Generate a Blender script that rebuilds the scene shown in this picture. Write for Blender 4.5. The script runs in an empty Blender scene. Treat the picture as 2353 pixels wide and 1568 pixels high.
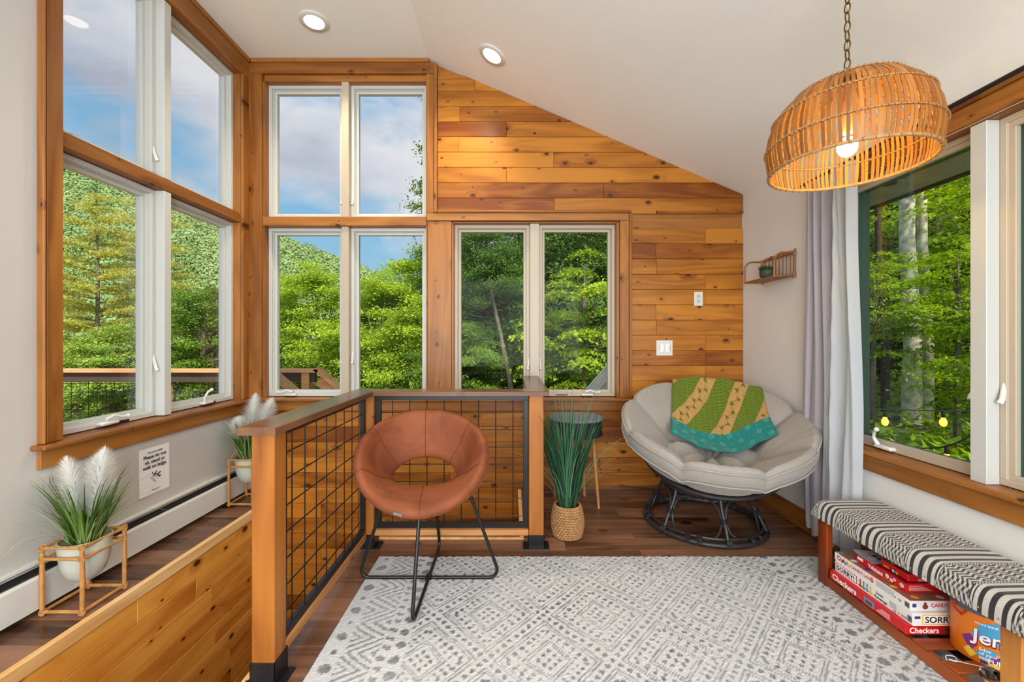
import bpy, math, random
import numpy as np
from mathutils import Vector, Matrix, Euler
R = math.radians; PI = math.pi
S = bpy.context.scene
col = S.collection

# ------------------------------------------------------------------ camera, sky, sun, large lights, exposure
H = 1.22
cam = bpy.data.objects.new('camera', bpy.data.cameras.new('camera')); col.objects.link(cam)
cam.location = (0, 0, H); cam.rotation_euler = (R(90), 0, 0)
cam.data.sensor_width = 36; cam.data.lens = 960/2353*36; cam.data.shift_y = -4/2353
cam.data.clip_start = .05; cam.data.clip_end = 2000
S.camera = cam
S.view_settings.view_transform = 'Standard'; S.view_settings.look = 'None'
S.view_settings.exposure = 0.0; S.view_settings.gamma = 1
S.view_settings.use_curve_mapping = False
S.cycles.use_denoising = True
S.cycles.max_bounces = 7; S.cycles.diffuse_bounces = 4; S.cycles.glossy_bounces = 3
S.cycles.transmission_bounces = 4; S.cycles.transparent_max_bounces = 12
S.cycles.caustics_reflective = False; S.cycles.caustics_refractive = False
S.cycles.sample_clamp_indirect = 6

def N(nt, typ, **kw):
    n = nt.nodes.new(typ)
    for k, v in kw.items():
        if k in n.inputs and not hasattr(n, k): n.inputs[k].default_value = v
        else: setattr(n, k, v)
    return n
def ramp(nt, fac, stops, interp='LINEAR'):
    n = nt.nodes.new('ShaderNodeValToRGB'); cr = n.color_ramp; cr.interpolation = interp
    while len(cr.elements) < len(stops): cr.elements.new(.5)
    for e, (p, c) in zip(cr.elements, stops):
        e.position = p; e.color = (c, c, c, 1) if isinstance(c, (int, float)) else (*c, 1)
    if fac is not None: nt.links.new(fac, n.inputs[0])
    return n.outputs[0]
def mth(nt, op, a, b=None, clamp=False):
    n = nt.nodes.new('ShaderNodeMath'); n.operation = op; n.use_clamp = clamp
    for i, v in enumerate((a, b)):
        if v is None: continue
        if isinstance(v, (int, float)): n.inputs[i].default_value = v
        else: nt.links.new(v, n.inputs[i])
    return n.outputs[0]
def mixc(nt, f, a, b, mode='MIX'):
    n = nt.nodes.new('ShaderNodeMix'); n.data_type = 'RGBA'; n.blend_type = mode
    for i, v in ((0, f), (6, a), (7, b)):
        if isinstance(v, (int, float)): n.inputs[i].default_value = v
        elif isinstance(v, tuple): n.inputs[i].default_value = (*v[:3], 1)
        else: nt.links.new(v, n.inputs[i])
    return n.outputs[2]
def srgb(r, g, b):
    f = lambda c: (c/255/12.92) if c/255 <= .04045 else ((c/255+.055)/1.055)**2.4
    return (f(r), f(g), f(b))

w = bpy.data.worlds.new('world'); S.world = w; w.use_nodes = True
nt = w.node_tree; nt.nodes.clear()
tc = N(nt, 'ShaderNodeTexCoord')
sep = N(nt, 'ShaderNodeSeparateXYZ'); nt.links.new(tc.outputs['Generated'], sep.inputs[0])
blue = ramp(nt, sep.outputs[2], [(0, srgb(196, 218, 236)), (.12, srgb(158, 203, 232)), (.5, srgb(104, 170, 220)), (1, srgb(70, 130, 200))])
mp = N(nt, 'ShaderNodeMapping'); mp.inputs['Scale'].default_value = (1.0, 1.0, 1.9); mp.inputs['Location'].default_value = (3.1, 1.4, .55)
nt.links.new(tc.outputs['Generated'], mp.inputs[0])
n1 = N(nt, 'ShaderNodeTexNoise'); n1.inputs['Scale'].default_value = 2.1; n1.inputs['Detail'].default_value = 6; n1.inputs['Roughness'].default_value = .52; n1.inputs['Distortion'].default_value = .15
nt.links.new(mp.outputs[0], n1.inputs['Vector'])
cov = ramp(nt, n1.outputs[0], [(.44, 0), (.56, 1)])
n2 = N(nt, 'ShaderNodeTexNoise'); n2.inputs['Scale'].default_value = 3.2; n2.inputs['Detail'].default_value = 5
nt.links.new(mp.outputs[0], n2.inputs['Vector'])
cc = ramp(nt, n2.outputs[0], [(.35, srgb(178, 186, 204)), (.62, srgb(232, 232, 238))])
skyc = mixc(nt, cov, blue, cc)
bg = N(nt, 'ShaderNodeBackground'); nt.links.new(skyc, bg.inputs[0]); bg.inputs[1].default_value = 1.0
out = N(nt, 'ShaderNodeOutputWorld'); nt.links.new(bg.outputs[0], out.inputs[0])

def light(name, typ, loc, energy, color=(1, 1, 1), rot=(0, 0, 0), **kw):
    d = bpy.data.lights.new(name, typ); d.energy = energy; d.color = color
    for k, v in kw.items(): setattr(d, k, v)
    o = bpy.data.objects.new(name, d); o.location = loc; o.rotation_euler = rot; col.objects.link(o); return o
sun = light('sun', 'SUN', (0, 0, 30), 5.6, (1, .95, .86), angle=R(8))
sun.rotation_euler = Vector((-.25, .72, -.80)).to_track_quat('-Z', 'Y').to_euler()
# unseen fill light added behind the camera to brighten the room
light('rear_fill_light', 'AREA', (-.1, -2.9, 1.55), 255, (.955, .985, 1.0), (R(104), 0, 0), shape='RECTANGLE', size=3.4, size_y=2.3)

# ------------------------------------------------------------------ mesh helpers
class MB:
    def __init__(s): s.v = []; s.f = []; s.c = []
    def add(s, vs, fs):
        b = len(s.v); s.v += [tuple(p) for p in vs]; s.f += [tuple(b+i for i in f) for f in fs]; return s
    def box(s, x0, x1, y0, y1, z0, z1, c=0):
        if c <= 0:
            vs = [(x, y, z) for x in (x0, x1) for y in (y0, y1) for z in (z0, z1)]
            return s.add(vs, [(0, 1, 3, 2), (4, 6, 7, 5), (0, 4, 5, 1), (2, 3, 7, 6), (0, 2, 6, 4), (1, 5, 7, 3)])
        X = (x0, x1); Y = (y0, y1); Z = (z0, z1); vs = []; ix = {}
        for i in (0, 1):
            for j in (0, 1):
                for k in (0, 1):
                    sx, sy, sz = 1-2*i, 1-2*j, 1-2*k
                    for a in range(3):
                        p = [X[i]+sx*c, Y[j]+sy*c, Z[k]+sz*c]; p[a] = (X[i], Y[j], Z[k])[a]
                        ix[i, j, k, a] = len(vs); vs.append(tuple(p))
        fs = []
        for a in range(3):
            for m in (0, 1):
                o = [(0, 0), (1, 0), (1, 1), (0, 1)]; q = []
                for (p, r) in o:
                    t = [0, 0, 0]; t[a] = m; t[(a+1) % 3] = p; t[(a+2) % 3] = r; q.append(ix[t[0], t[1], t[2], a])
                fs.append(tuple(q if m else q[::-1]))
        for a in range(3):
            b, d = (a+1) % 3, (a+2) % 3
            for p in (0, 1):
                for r in (0, 1):
                    q = []
                    for m, aa in ((0, b), (0, d), (1, d), (1, b)):
                        t = [0, 0, 0]; t[a] = m; t[b] = p; t[d] = r; q.append(ix[t[0], t[1], t[2], aa])
                    fs.append(tuple(q if p == r else q[::-1]))
        for i in (0, 1):
            for j in (0, 1):
                for k in (0, 1):
                    q = [ix[i, j, k, a] for a in range(3)]
                    fs.append(tuple(q[::-1] if (i+j+k) % 2 == 0 else q))
        return s.add(vs, fs)
    def tube(s, pts, r, n=8, cap=True, closed=False, flat=None):
        P = [Vector(p) for p in pts]; m = len(P); rr = r if isinstance(r, (list, tuple)) else [r]*m
        if m < 2: return s
        T = []
        for i in range(m):
            if closed: t = P[(i+1) % m]-P[i-1]
            else: t = P[min(i+1, m-1)]-P[max(i-1, 0)]
            T.append(t.normalized() if t.length > 1e-9 else Vector((0, 0, 1)))
        up = Vector((0, 0, 1)) if abs(T[0].z) < .9 else Vector((1, 0, 0))
        nrm = (up-T[0]*up.dot(T[0])).normalized(); vs = []
        for i in range(m):
            nrm = nrm-T[i]*nrm.dot(T[i])
            if nrm.length < 1e-6: nrm = T[i].orthogonal()
            nrm.normalize(); bi = T[i].cross(nrm)
            for k in range(n):
                a = 2*PI*k/n; vs.append(P[i]+nrm*(math.cos(a)*rr[i]*(flat or 1))+bi*(math.sin(a)*rr[i]))
        fs = []
        for i in range(m if closed else m-1):
            j = (i+1) % m
            for k in range(n):
                l = (k+1) % n; fs.append((i*n+k, i*n+l, j*n+l, j*n+k))
        if cap and not closed: fs += [tuple(range(n))[::-1], tuple((m-1)*n+k for k in range(n))]
        return s.add(vs, fs)
    def lathe(s, prof, n=32, c=(0, 0, 0), cap0=False, cap1=False):
        vs = [(c[0]+r*math.cos(2*PI*k/n), c[1]+r*math.sin(2*PI*k/n), c[2]+z) for r, z in prof for k in range(n)]
        fs = [(i*n+k, i*n+(k+1) % n, (i+1)*n+(k+1) % n, (i+1)*n+k) for i in range(len(prof)-1) for k in range(n)]
        if cap0: fs.append(tuple(range(n))[::-1])
        if cap1: fs.append(tuple((len(prof)-1)*n+k for k in range(n)))
        return s.add(vs, fs)
    def grid(s, fn, nu, nv, cu=False, cv=False):
        vs = [fn(i, j) for i in range(nu) for j in range(nv)]
        fs = [(i*nv+j, ((i+1) % nu)*nv+j, ((i+1) % nu)*nv+(j+1) % nv, i*nv+(j+1) % nv)
              for i in range(nu if cu else nu-1) for j in range(nv if cv else nv-1)]
        return s.add(vs, fs)
    def sphere(s, c, r, n=12, m=8, sc=(1, 1, 1)):
        return s.lathe([(r*sc[0]*math.sin(PI*i/m)+1e-5, -r*sc[2]*math.cos(PI*i/m)) for i in range(m+1)], n, c)
    def quad(s, a, b, c, d): return s.add([a, b, c, d], [(0, 1, 2, 3)])
    def xf(s, M): s.v = [tuple(M @ Vector(p)) for p in s.v]; return s
    def mesh(s, name, mat=None, smooth=False, off=(0, 0, 0)):
        me = bpy.data.meshes.new(name)
        me.from_pydata([(p[0]-off[0], p[1]-off[1], p[2]-off[2]) for p in s.v], [], s.f)
        me.validate(); me.update()
        if mat: me.materials.append(mat)
        if smooth:
            me.shade_smooth()
            if smooth != 2:
                try: me.set_sharp_from_angle(angle=R(40))
                except Exception: pass
        return me
    def build(s, name, mat, parent=None, smooth=False, local=False):
        if parent is None and not local:
            a = np.array(s.v); lo, hi = a.min(0), a.max(0); off = ((lo[0]+hi[0])/2, (lo[1]+hi[1])/2, lo[2])
        elif local or LOCALS.get(parent.name if parent else '', False): off = (0, 0, 0)
        else: off = worldloc(parent)
        o = bpy.data.objects.new(name, s.mesh(name, mat, smooth, off)); col.objects.link(o)
        if parent: o.parent = parent
        elif not local: o.location = off
        if parent and LOCALS.get(parent.name): LOCALS[o.name] = True
        return o
LOCALS = {}
def worldloc(o):
    v = Vector((0, 0, 0))
    while o is not None: v += o.location; o = o.parent
    return tuple(v)
def tag(o, label=None, cat=None, group=None, kind=None):
    for k, v in (('label', label), ('category', cat), ('group', group), ('kind', kind)):
        if v: o[k] = v
    return o
def thing(name, label, cat, loc=(0, 0, 0), group=None, local=False, kind=None, rz=0):
    o = bpy.data.objects.new(name, None); o.location = loc; o.rotation_euler = (0, 0, rz); o.empty_display_size = .05; col.objects.link(o)
    tag(o, label, cat, group, kind)
    if local: LOCALS[o.name] = True
    return o
def copy_tree(o, parent=None):
    c = o.copy(); col.objects.link(c)
    if parent: c.parent = parent
    for ch in list(o.children): copy_tree(ch, c)
    return c
def rbox(mb, x0, x1, y0, y1, z0, z1, c=.002): return mb.box(x0, x1, y0, y1, z0, z1, c)

# ------------------------------------------------------------------ materials
def newmat(name):
    m = bpy.data.materials.new(name); m.use_nodes = True; nt = m.node_tree
    return m, nt, nt.nodes['Principled BSDF']
def plain(name, c, rough=.5, metal=0, noise=0, nscale=40, bump=0, spec=.5, sheen=0):
    m, nt, b = newmat(name); b.inputs['Roughness'].default_value = rough; b.inputs['Metallic'].default_value = metal
    b.inputs['Specular IOR Level'].default_value = spec
    if sheen: b.inputs['Sheen Weight'].default_value = sheen
    b.inputs['Base Color'].default_value = (*c, 1)
    if noise or bump:
        t = N(nt, 'ShaderNodeTexCoord'); n = N(nt, 'ShaderNodeTexNoise'); n.inputs['Scale'].default_value = nscale; n.inputs['Detail'].default_value = 4
        nt.links.new(t.outputs['Object'], n.inputs['Vector'])
        if noise:
            k = ramp(nt, n.outputs[0], [(.3, 1-noise), (.7, 1+noise*.4)])
            nt.links.new(mixc(nt, 1.0, (*c,), k, 'MULTIPLY'), b.inputs['Base Color'])
        if bump:
            bp = N(nt, 'ShaderNodeBump'); bp.inputs['Strength'].default_value = bump; bp.inputs['Distance'].default_value = .003
            nt.links.new(n.outputs[0], bp.inputs['Height']); nt.links.new(bp.outputs[0], b.inputs['Normal'])
    return m
def wood(name, light_, dark, knot=(.06, .018, .004), axis=0, flat=1, rough=.38, knots=.6, vary=.3, ring=7, kscale=5.0, spec=.4):
    """timber with its grain along the given axis; flat: the axis across the board's thickness (knots run through it)"""
    m, nt, b = newmat(name); L = nt.links.new
    t = N(nt, 'ShaderNodeTexCoord'); oi = N(nt, 'ShaderNodeObjectInfo')
    rnd = mth(nt, 'MULTIPLY', oi.outputs['Random'], 61.7)
    off = N(nt, 'ShaderNodeCombineXYZ')
    for i in range(3): L(mth(nt, 'MULTIPLY', rnd, (1, .37, .71)[i]), off.inputs[i])
    ad = N(nt, 'ShaderNodeVectorMath'); ad.operation = 'ADD'; L(t.outputs['Object'], ad.inputs[0]); L(off.outputs[0], ad.inputs[1])
    # knots
    kp = N(nt, 'ShaderNodeMapping'); sc = [kscale*1.6]*3; sc[axis] = kscale*1.0; sc[flat] = 0.0; kp.inputs['Scale'].default_value = sc
    L(ad.outputs[0], kp.inputs[0])
    ks = N(nt, 'ShaderNodeSeparateXYZ'); L(kp.outputs[0], ks.inputs[0]); kc = N(nt, 'ShaderNodeCombineXYZ'); ia, ib = [i for i in range(3) if i != flat]; L(ks.outputs[ia], kc.inputs[0]); L(ks.outputs[ib], kc.inputs[1])
    vo = N(nt, 'ShaderNodeTexVoronoi'); vo.voronoi_dimensions = '2D'; vo.inputs['Scale'].default_value = 1; vo.inputs['Randomness'].default_value = .85; L(kc.outputs[0], vo.inputs['Vector'])
    sc3 = N(nt, 'ShaderNodeSeparateColor'); L(vo.outputs['Color'], sc3.inputs[0])
    keep = mth(nt, 'LESS_THAN', sc3.outputs[0], knots)
    size = mth(nt, 'MULTIPLY_ADD', mth(nt, 'POWER', sc3.outputs[1], 2.5), .13); nt.nodes[-1].inputs[2].default_value = .035
    kd = mth(nt, 'DIVIDE', vo.outputs['Distance'], size)
    kin = mth(nt, 'MULTIPLY', ramp(nt, kd, [(.55, 1), (1.0, 0)]), keep)
    kd5 = mth(nt, 'DIVIDE', kd, 4.0)
    khal = mth(nt, 'MULTIPLY', ramp(nt, kd5, [(.0, 1), (.8, 0)], 'EASE'), keep)
    # growth rings
    gp = N(nt, 'ShaderNodeMapping'); g = [3.2]*3; g[axis] = .38; gp.inputs['Scale'].default_value = g; L(ad.outputs[0], gp.inputs[0])
    no = N(nt, 'ShaderNodeTexNoise'); no.inputs['Scale'].default_value = 1.5; no.inputs['Detail'].default_value = 2.2; no.inputs['Distortion'].default_value = .35
    L(gp.outputs[0], no.inputs['Vector'])
    nn = mth(nt, 'ADD', no.outputs[0], mth(nt, 'MULTIPLY', khal, .16))
    pp = mth(nt, 'PINGPONG', mth(nt, 'MULTIPLY', nn, ring*2.0), 1.0)
    fp = N(nt, 'ShaderNodeMapping'); q = [70]*3; q[axis] = 2.2; fp.inputs['Scale'].default_value = q; L(ad.outputs[0], fp.inputs[0])
    fi = N(nt, 'ShaderNodeTexNoise'); fi.inputs['Scale'].default_value = 1; fi.inputs['Detail'].default_value = 3; L(fp.outputs[0], fi.inputs['Vector'])
    bp_ = N(nt, 'ShaderNodeMapping'); q = [2.6]*3; q[axis] = .5; bp_.inputs['Scale'].default_value = q; L(ad.outputs[0], bp_.inputs[0])
    br = N(nt, 'ShaderNodeTexNoise'); br.inputs['Scale'].default_value = 1.3; br.inputs['Detail'].default_value = 1; L(bp_.outputs[0], br.inputs['Vector'])
    f = mth(nt, 'ADD', mth(nt, 'MULTIPLY', pp, .30), mth(nt, 'MULTIPLY', fi.outputs[0], .38))
    f = mth(nt, 'ADD', f, mth(nt, 'MULTIPLY', ramp(nt, br.outputs[0], [(.47, 0), (.53, 1)]), .28))
    f = mth(nt, 'ADD', f, mth(nt, 'MULTIPLY', khal, .35))
    f = mth(nt, 'ADD', f, mth(nt, 'MULTIPLY', mth(nt, 'SUBTRACT', oi.outputs['Random'], .5), vary*2), True)
    c = ramp(nt, f, [(.12, light_), (.9, dark)])
    c = mixc(nt, kin, c, knot)
    L(c, b.inputs['Base Color'])
    b.inputs['Roughness'].default_value = rough; b.inputs['Specular IOR Level'].default_value = spec
    bu = N(nt, 'ShaderNodeBump'); bu.inputs['Strength'].default_value = .12; bu.inputs['Distance'].default_value = .002
    L(fi.outputs[0], bu.inputs['Height']); L(bu.outputs[0], b.inputs['Normal'])
    return m
PL, PD = srgb(192, 124, 42), srgb(122, 62, 12)
WALLP = wood('pine_plank', PL, PD, axis=0, flat=1, rough=.36)
WELLP = wood('pine_plank_along', srgb(240, 172, 76), srgb(192, 110, 32), axis=1, flat=0, rough=.36, kscale=4.4)
CL, CD = srgb(172, 112, 50), srgb(118, 67, 24)
TRX = wood('pine_trim_across', CL, CD, axis=0, flat=1, vary=.12, knots=.35)
TRY = wood('pine_trim_along', CL, CD, axis=1, flat=0, vary=.12, knots=.35)
TRZ = wood('pine_trim_upright', CL, CD, axis=2, flat=1, vary=.12, knots=.35)
POST = wood('cedar_post', srgb(180, 114, 44), srgb(132, 70, 20), axis=2, flat=1, vary=.1, knots=.3, rough=.5)
POSTX = wood('cedar_rail', srgb(206, 148, 92), srgb(168, 100, 48), axis=0, flat=1, vary=.1, knots=.3, rough=.5)
POSTY = wood('cedar_rail_along', srgb(214, 160, 108), srgb(176, 112, 62), axis=1, flat=0, vary=.1, knots=.3, rough=.5)
CAPX = wood('walnut_cap', srgb(124, 86, 58), srgb(62, 40, 26), axis=0, flat=2, vary=.08, knots=.2, rough=.24)
CAPY = wood('walnut_cap_along', srgb(124, 86, 58), srgb(62, 40, 26), axis=1, flat=2, vary=.08, knots=.2, rough=.24)
FLOORM = wood('walnut_laminate', srgb(146, 104, 78), srgb(64, 40, 28), knot=(.02, .01, .006), axis=0, flat=2, vary=.32, knots=.25, rough=.24, ring=5, kscale=3)
PAINT = plain('warm_white_paint', srgb(230, 228, 224), .65, noise=.02, nscale=3)
LPAINT = plain('cream_paint', srgb(196, 193, 188), .6, noise=.03, nscale=2)
CEILP = plain('ceiling_paint', srgb(246, 247, 243), .7)
VINYL = plain('white_vinyl', srgb(200, 201, 196), .35)
BEIGEV = plain('almond_vinyl', srgb(186, 172, 152), .4)
GREENV = plain('green_window_cladding', srgb(58, 84, 66), .45)
WHITE = plain('white_plastic', srgb(220, 220, 216), .3)
BLACK = plain('black_metal', srgb(28, 28, 30), .38, .2)
BLACKR = plain('black_rubber', srgb(20, 20, 20), .6)
def glass():
    m, nt, b = newmat('window_glass'); nt.nodes.remove(b)
    tr = N(nt, 'ShaderNodeBsdfTransparent'); tr.inputs[0].default_value = (.97, .98, .975, 1)
    gl = N(nt, 'ShaderNodeBsdfGlossy'); gl.inputs['Roughness'].default_value = .02; gl.inputs[0].default_value = (1, 1, 1, 1)
    fr = N(nt, 'ShaderNodeFresnel'); fr.inputs[0].default_value = 1.35
    mx = N(nt, 'ShaderNodeMixShader'); nt.links.new(mth(nt, 'MULTIPLY', fr.outputs[0], .08), mx.inputs[0])
    nt.links.new(tr.outputs[0], mx.inputs[1]); nt.links.new(gl.outputs[0], mx.inputs[2])
    nt.links.new(mx.outputs[0], nt.nodes['Material Output'].inputs[0]); return m
GLASS = glass()
def emis(name, c, s):
    m, nt, b = newmat(name); b.inputs['Emission Color'].default_value = (*c, 1); b.inputs['Emission Strength'].default_value = s
    b.inputs['Base Color'].default_value = (*c, 1); return m
# ------------------------------------------------------------------ room shell
XL, XR, YB = -2.145, 1.88, 3.395           # left wall, right wall, back wall (inner faces)
XA, XB_ = -2.012, -.697                    # tall back window opening
XC, XD = -.477, .852                       # low back window opening
Z0, ZM0, ZM1, ZT, ZLOW = .745, 2.14, 2.215, 3.317, 2.164
XFOLD, ZC, SL = -.678, 3.49, .427
def ceil_z(x): return ZC if x < XFOLD else ZC-SL*(x-XFOLD)
WX0, WY0, WY1 = -1.84, 2.565, .45          # stairwell: left edge, right part's near edge, near end
WXR, WXF = -.955, .055                     # railing-side edge, far right edge

def struct(name, mb, mat, parent=None, **k):
    o = mb.build(name, mat, parent, **k)
    if parent is None: o['kind'] = 'structure'
    return o
LY0, LY1 = 1.983, 3.30                      # left window opening along the wall
b = MB()
b.box(XL-.16, XL, -3.2, LY0, -.01, 3.6); b.box(XL-.16, XL, LY1, YB+.2, -.01, 3.6)
b.box(XL-.16, XL, LY0, LY1, -.01, Z0-.005); b.box(XL-.16, XL, LY0, LY1, ZT+.01, 3.6)
struct('wall_left', b, LPAINT)
RZ0, RZ1, RY0, RY1 = .643, 2.09, .99, 2.41
b = MB()
b.box(XR, XR+.16, -3.2, RY0, 0, 2.6); b.box(XR, XR+.16, RY1, YB+.2, 0, 2.6)
b.box(XR, XR+.16, RY0, RY1, 0, RZ0-.005); b.box(XR, XR+.16, RY0, RY1, RZ1+.005, 2.6)
struct('wall_right', b, PAINT)
b = MB()
t = .02                                    # plank thickness; the backing stands behind it
b.box(XL, XA, YB+t, YB+.16, -2.4, 3.6); b.box(XB_, XC, YB+t, YB+.16, -2.4, 3.6)
b.box(XA, XB_, YB+t, YB+.16, -2.4, Z0-.005); b.box(XA, XB_, YB+t, YB+.16, ZT+.01, 3.6)
b.box(XC, XD, YB+t, YB+.16, -2.4, Z0-.005); b.box(XC, XD, YB+t, YB+.16, ZLOW+.005, 3.5)
b.box(XD, XR+.16, YB+t, YB+.16, -2.4, 2.9)
wall_back = struct('wall_back', b, TRX)
# rear wall of the open-plan side behind the camera
b = MB(); b.box(XL, -1.9, -3.3, -3.2, 0, 3.6); b.box(1.7, XR+.16, -3.3, -3.2, 0, 3.6)
b.box(-1.9, 1.7, -3.3, -3.2, 0, .3); b.box(-1.9, 1.7, -3.3, -3.2, 2.75, 3.6)
struct('wall_rear', b, PAINT)
b = MB(); b.box(XL-.16, XFOLD, -3.3, YB+.2, ZC, ZC+.12)
x1 = XR+.16; z1 = ceil_z(x1)
b.add([(XFOLD, y, z) for y in (-3.3, YB+.2) for z in (ZC, ZC+.12)]+[(x1, y, z) for y in (-3.3, YB+.2) for z in (z1, z1+.12)],
      [(0, 2, 6, 4), (1, 5, 7, 3), (0, 4, 5, 1), (2, 3, 7, 6), (4, 6, 7, 5)])
struct('ceiling', b, CEILP)

def prism(mb, poly, d0, d1, c, mp):
    """board: outline poly (counter-clockwise in u, v), back at depth d0, face at d1 with chamfered long edges; mp(u, v, d) -> xyz"""
    n = len(poly); cu = sum(p[0] for p in poly)/n; cv = sum(p[1] for p in poly)/n
    ins = []
    for i in range(n):
        a, b_, d = Vector(poly[i-1]), Vector(poly[i]), Vector(poly[(i+1) % n])
        e1 = (b_-a).normalized(); e2 = (d-b_).normalized(); n1 = Vector((-e1.y, e1.x)); n2 = Vector((-e2.y, e2.x))
        k = n1+n2; k = k/max(.3, k.dot(n1)); ins.append((b_.x+k.x*c, b_.y+k.y*c))
    vs = [mp(u, v, d0) for u, v in poly]+[mp(u, v, d1-math.copysign(c, d1-d0)) for u, v in poly]+[mp(u, v, d1) for u, v in ins]
    fs = [tuple(range(n))]+[tuple(2*n+i for i in range(n))]
    for L_ in (0, n): fs += [(L_+i, L_+(i+1) % n, L_+n+(i+1) % n, L_+n+i) for i in range(n)]
    return mb.add(vs, fs)
rnd = random.Random(7)
PW = .1241
def split_run(a, b_, joints):
    js = [j for j in joints if a+.12 < j < b_-.12]; e = [a]+js+[b_]; return list(zip(e[:-1], e[1:]))
back_mp = lambda u, v, d: (u, YB+t-d, v)
px2x = lambda p: (p-1177)/282.8
JT = {24: [1057], 23: [1164], 22: [1054], 21: [1273], 20: [1164], 19: [1388], 18: [1274], 17: [1509], 16: [1622], 14: [1509], 12: [1622], 10: [1509], 7: [1622]}
def wall_plank(poly):
    m = MB(); prism(m, poly, .001, t, .003, back_mp)
    u0 = sum(p[0] for p in poly)/len(poly); v0 = sum(p[1] for p in poly)/len(poly)
    o = m.build('plank', WALLP, None); o.parent = wall_back; o.location = Vector(o.location)-Vector(worldloc(wall_back))
for k in range(-15, 27):
    za, zb = .0115+PW*k, .0115+PW*(k+1); z0, z1 = za+.0008, zb-.0008
    jn = [px2x(j) for j in JT.get(k, [])]
    if k not in JT: jn = [rnd.uniform(-1.9, -1.2), rnd.uniform(-.8, -.2), rnd.uniform(.4, .8), rnd.choice([1.17, 1.575, 2.5])]
    runs = []
    if zb <= .672: runs = [(XL, XR if za > -.03 else .05)]
    elif za < .66: pass
    if za > 2.235: runs = [(-.605, XR)]
    elif za > .60: runs = [(.968, XR)]
    if za < .68 < zb: runs = [(.968, XR)]
    if 2.235 < zb and za < 2.262 and za > 2.0: z0 = max(z0, 2.262)
    lowfill = zb > .672 and za < .672
    for a, b_ in runs:
        for (p, q) in split_run(a, b_, jn):
            p += .0004; q -= .0004
            lim = lambda z: XFOLD+(ZC-z)/SL-.002
            qa, qb = min(q, lim(z0)), min(q, lim(z1))
            if qa <= p+.01: continue
            if qb > p+.01: poly = [(p, z0), (qa, z0)] + ([(q, ZC-SL*(q-XFOLD)-.001)] if qb < q-.004 and qa > q-.0001 else [])+[(qb, z1), (p, z1)]
            elif qa > q-.0001: poly = [(p, z0), (q, z0), (q, ZC-SL*(q-XFOLD)-.001), (p, min(z1, ZC-SL*(p-XFOLD)-.001))]
            else: poly = [(p, z0), (qa, z0), (p, min(z1, ZC-SL*(p-XFOLD)-.001))]
            wall_plank(poly)
    if lowfill:
        for (p, q) in split_run(XL, .968, [rnd.uniform(-1, 0)]): wall_plank([(p, za), (q, za), (q, .70), (p, .70)])
# stairwell: left cladding under the ledge
b = MB(); b.box(WX0-.14, WX0-.02, .2, YB, -2.4, -.02); wl = struct('wall_stairwell_left', b, TRY)
y1 = YB-.002
well_mp = lambda u, v, d: (WX0-.02+d, u, v)
k = 0; ztop = -.055
while ztop > -2.3:
    zt, zb = ztop, ztop-PW; ztop = zb
    js = [rnd.uniform(1.2, 1.7), rnd.uniform(2.1, 2.9)] if k else [2.05]
    for (p, q) in split_run(.2, y1, js):
        m = MB(); prism(m, [(p+.0004, zb+.0008), (q-.0004, zb+.0008), (q-.0004, zt-.0008), (p+.0004, zt-.0008)], .001, t, .003, well_mp)
        o = m.build('plank', WELLP, None); o.parent = wl; o.location = Vector(o.location)-Vector(worldloc(wl))
    k += 1
b = MB(); b.box(WXR, WXR+.12, WY1, WY0, -2.4, -.02); b.box(WXR, WXF+.14, WY0-.12, WY0, -2.4, -.02); b.box(WXF, WXF+.14, WY0, YB, -2.4, -.02)
struct('wall_stairwell_right', b, WELLP)
NOSE = wood('pale_nosing', srgb(246, 208, 150), srgb(216, 160, 92), axis=1, flat=0, vary=.05, knots=.1)
def nosing(x0, x1, y0, y1):
    struct('trim_%d' % next(TRN), rbox(MB(), x0, x1, y0, y1, -.056, .006, .004), NOSE)
import itertools
TRN = itertools.count(1)
nosing(WX0-.022, WX0+.008, .2, YB-.001); nosing(WXR-.008, WXR+.02, WY1, WY0+.0); nosing(WXR-.008, WXF+.02, WY0-.02, WY0+.008); nosing(WXF-.008, WXF+.02, WY0+.008, YB-.001)
struct('floor_stairwell', MB().box(-2.1, .2, .2, YB, -2.5, -2.4), FLOORM)
st = thing('staircase', 'wooden steps going down in the stairwell behind the railing', 'stairs', (-1.4, .45, -2.4))
for i in range(9):
    y = .5+.25*i; z = -.19*(i+1)
    rbox(MB(), WX0+.01, WXR-.01, y, y+.28, z-.035, z, .003).build('tread', FLOORM, st); rbox(MB(), WX0+.01, WXR-.01, y, y+.015, z-.19 if i < 8 else z, z-.035+.16, .001).build('riser', TRX, st) if i else None
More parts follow.
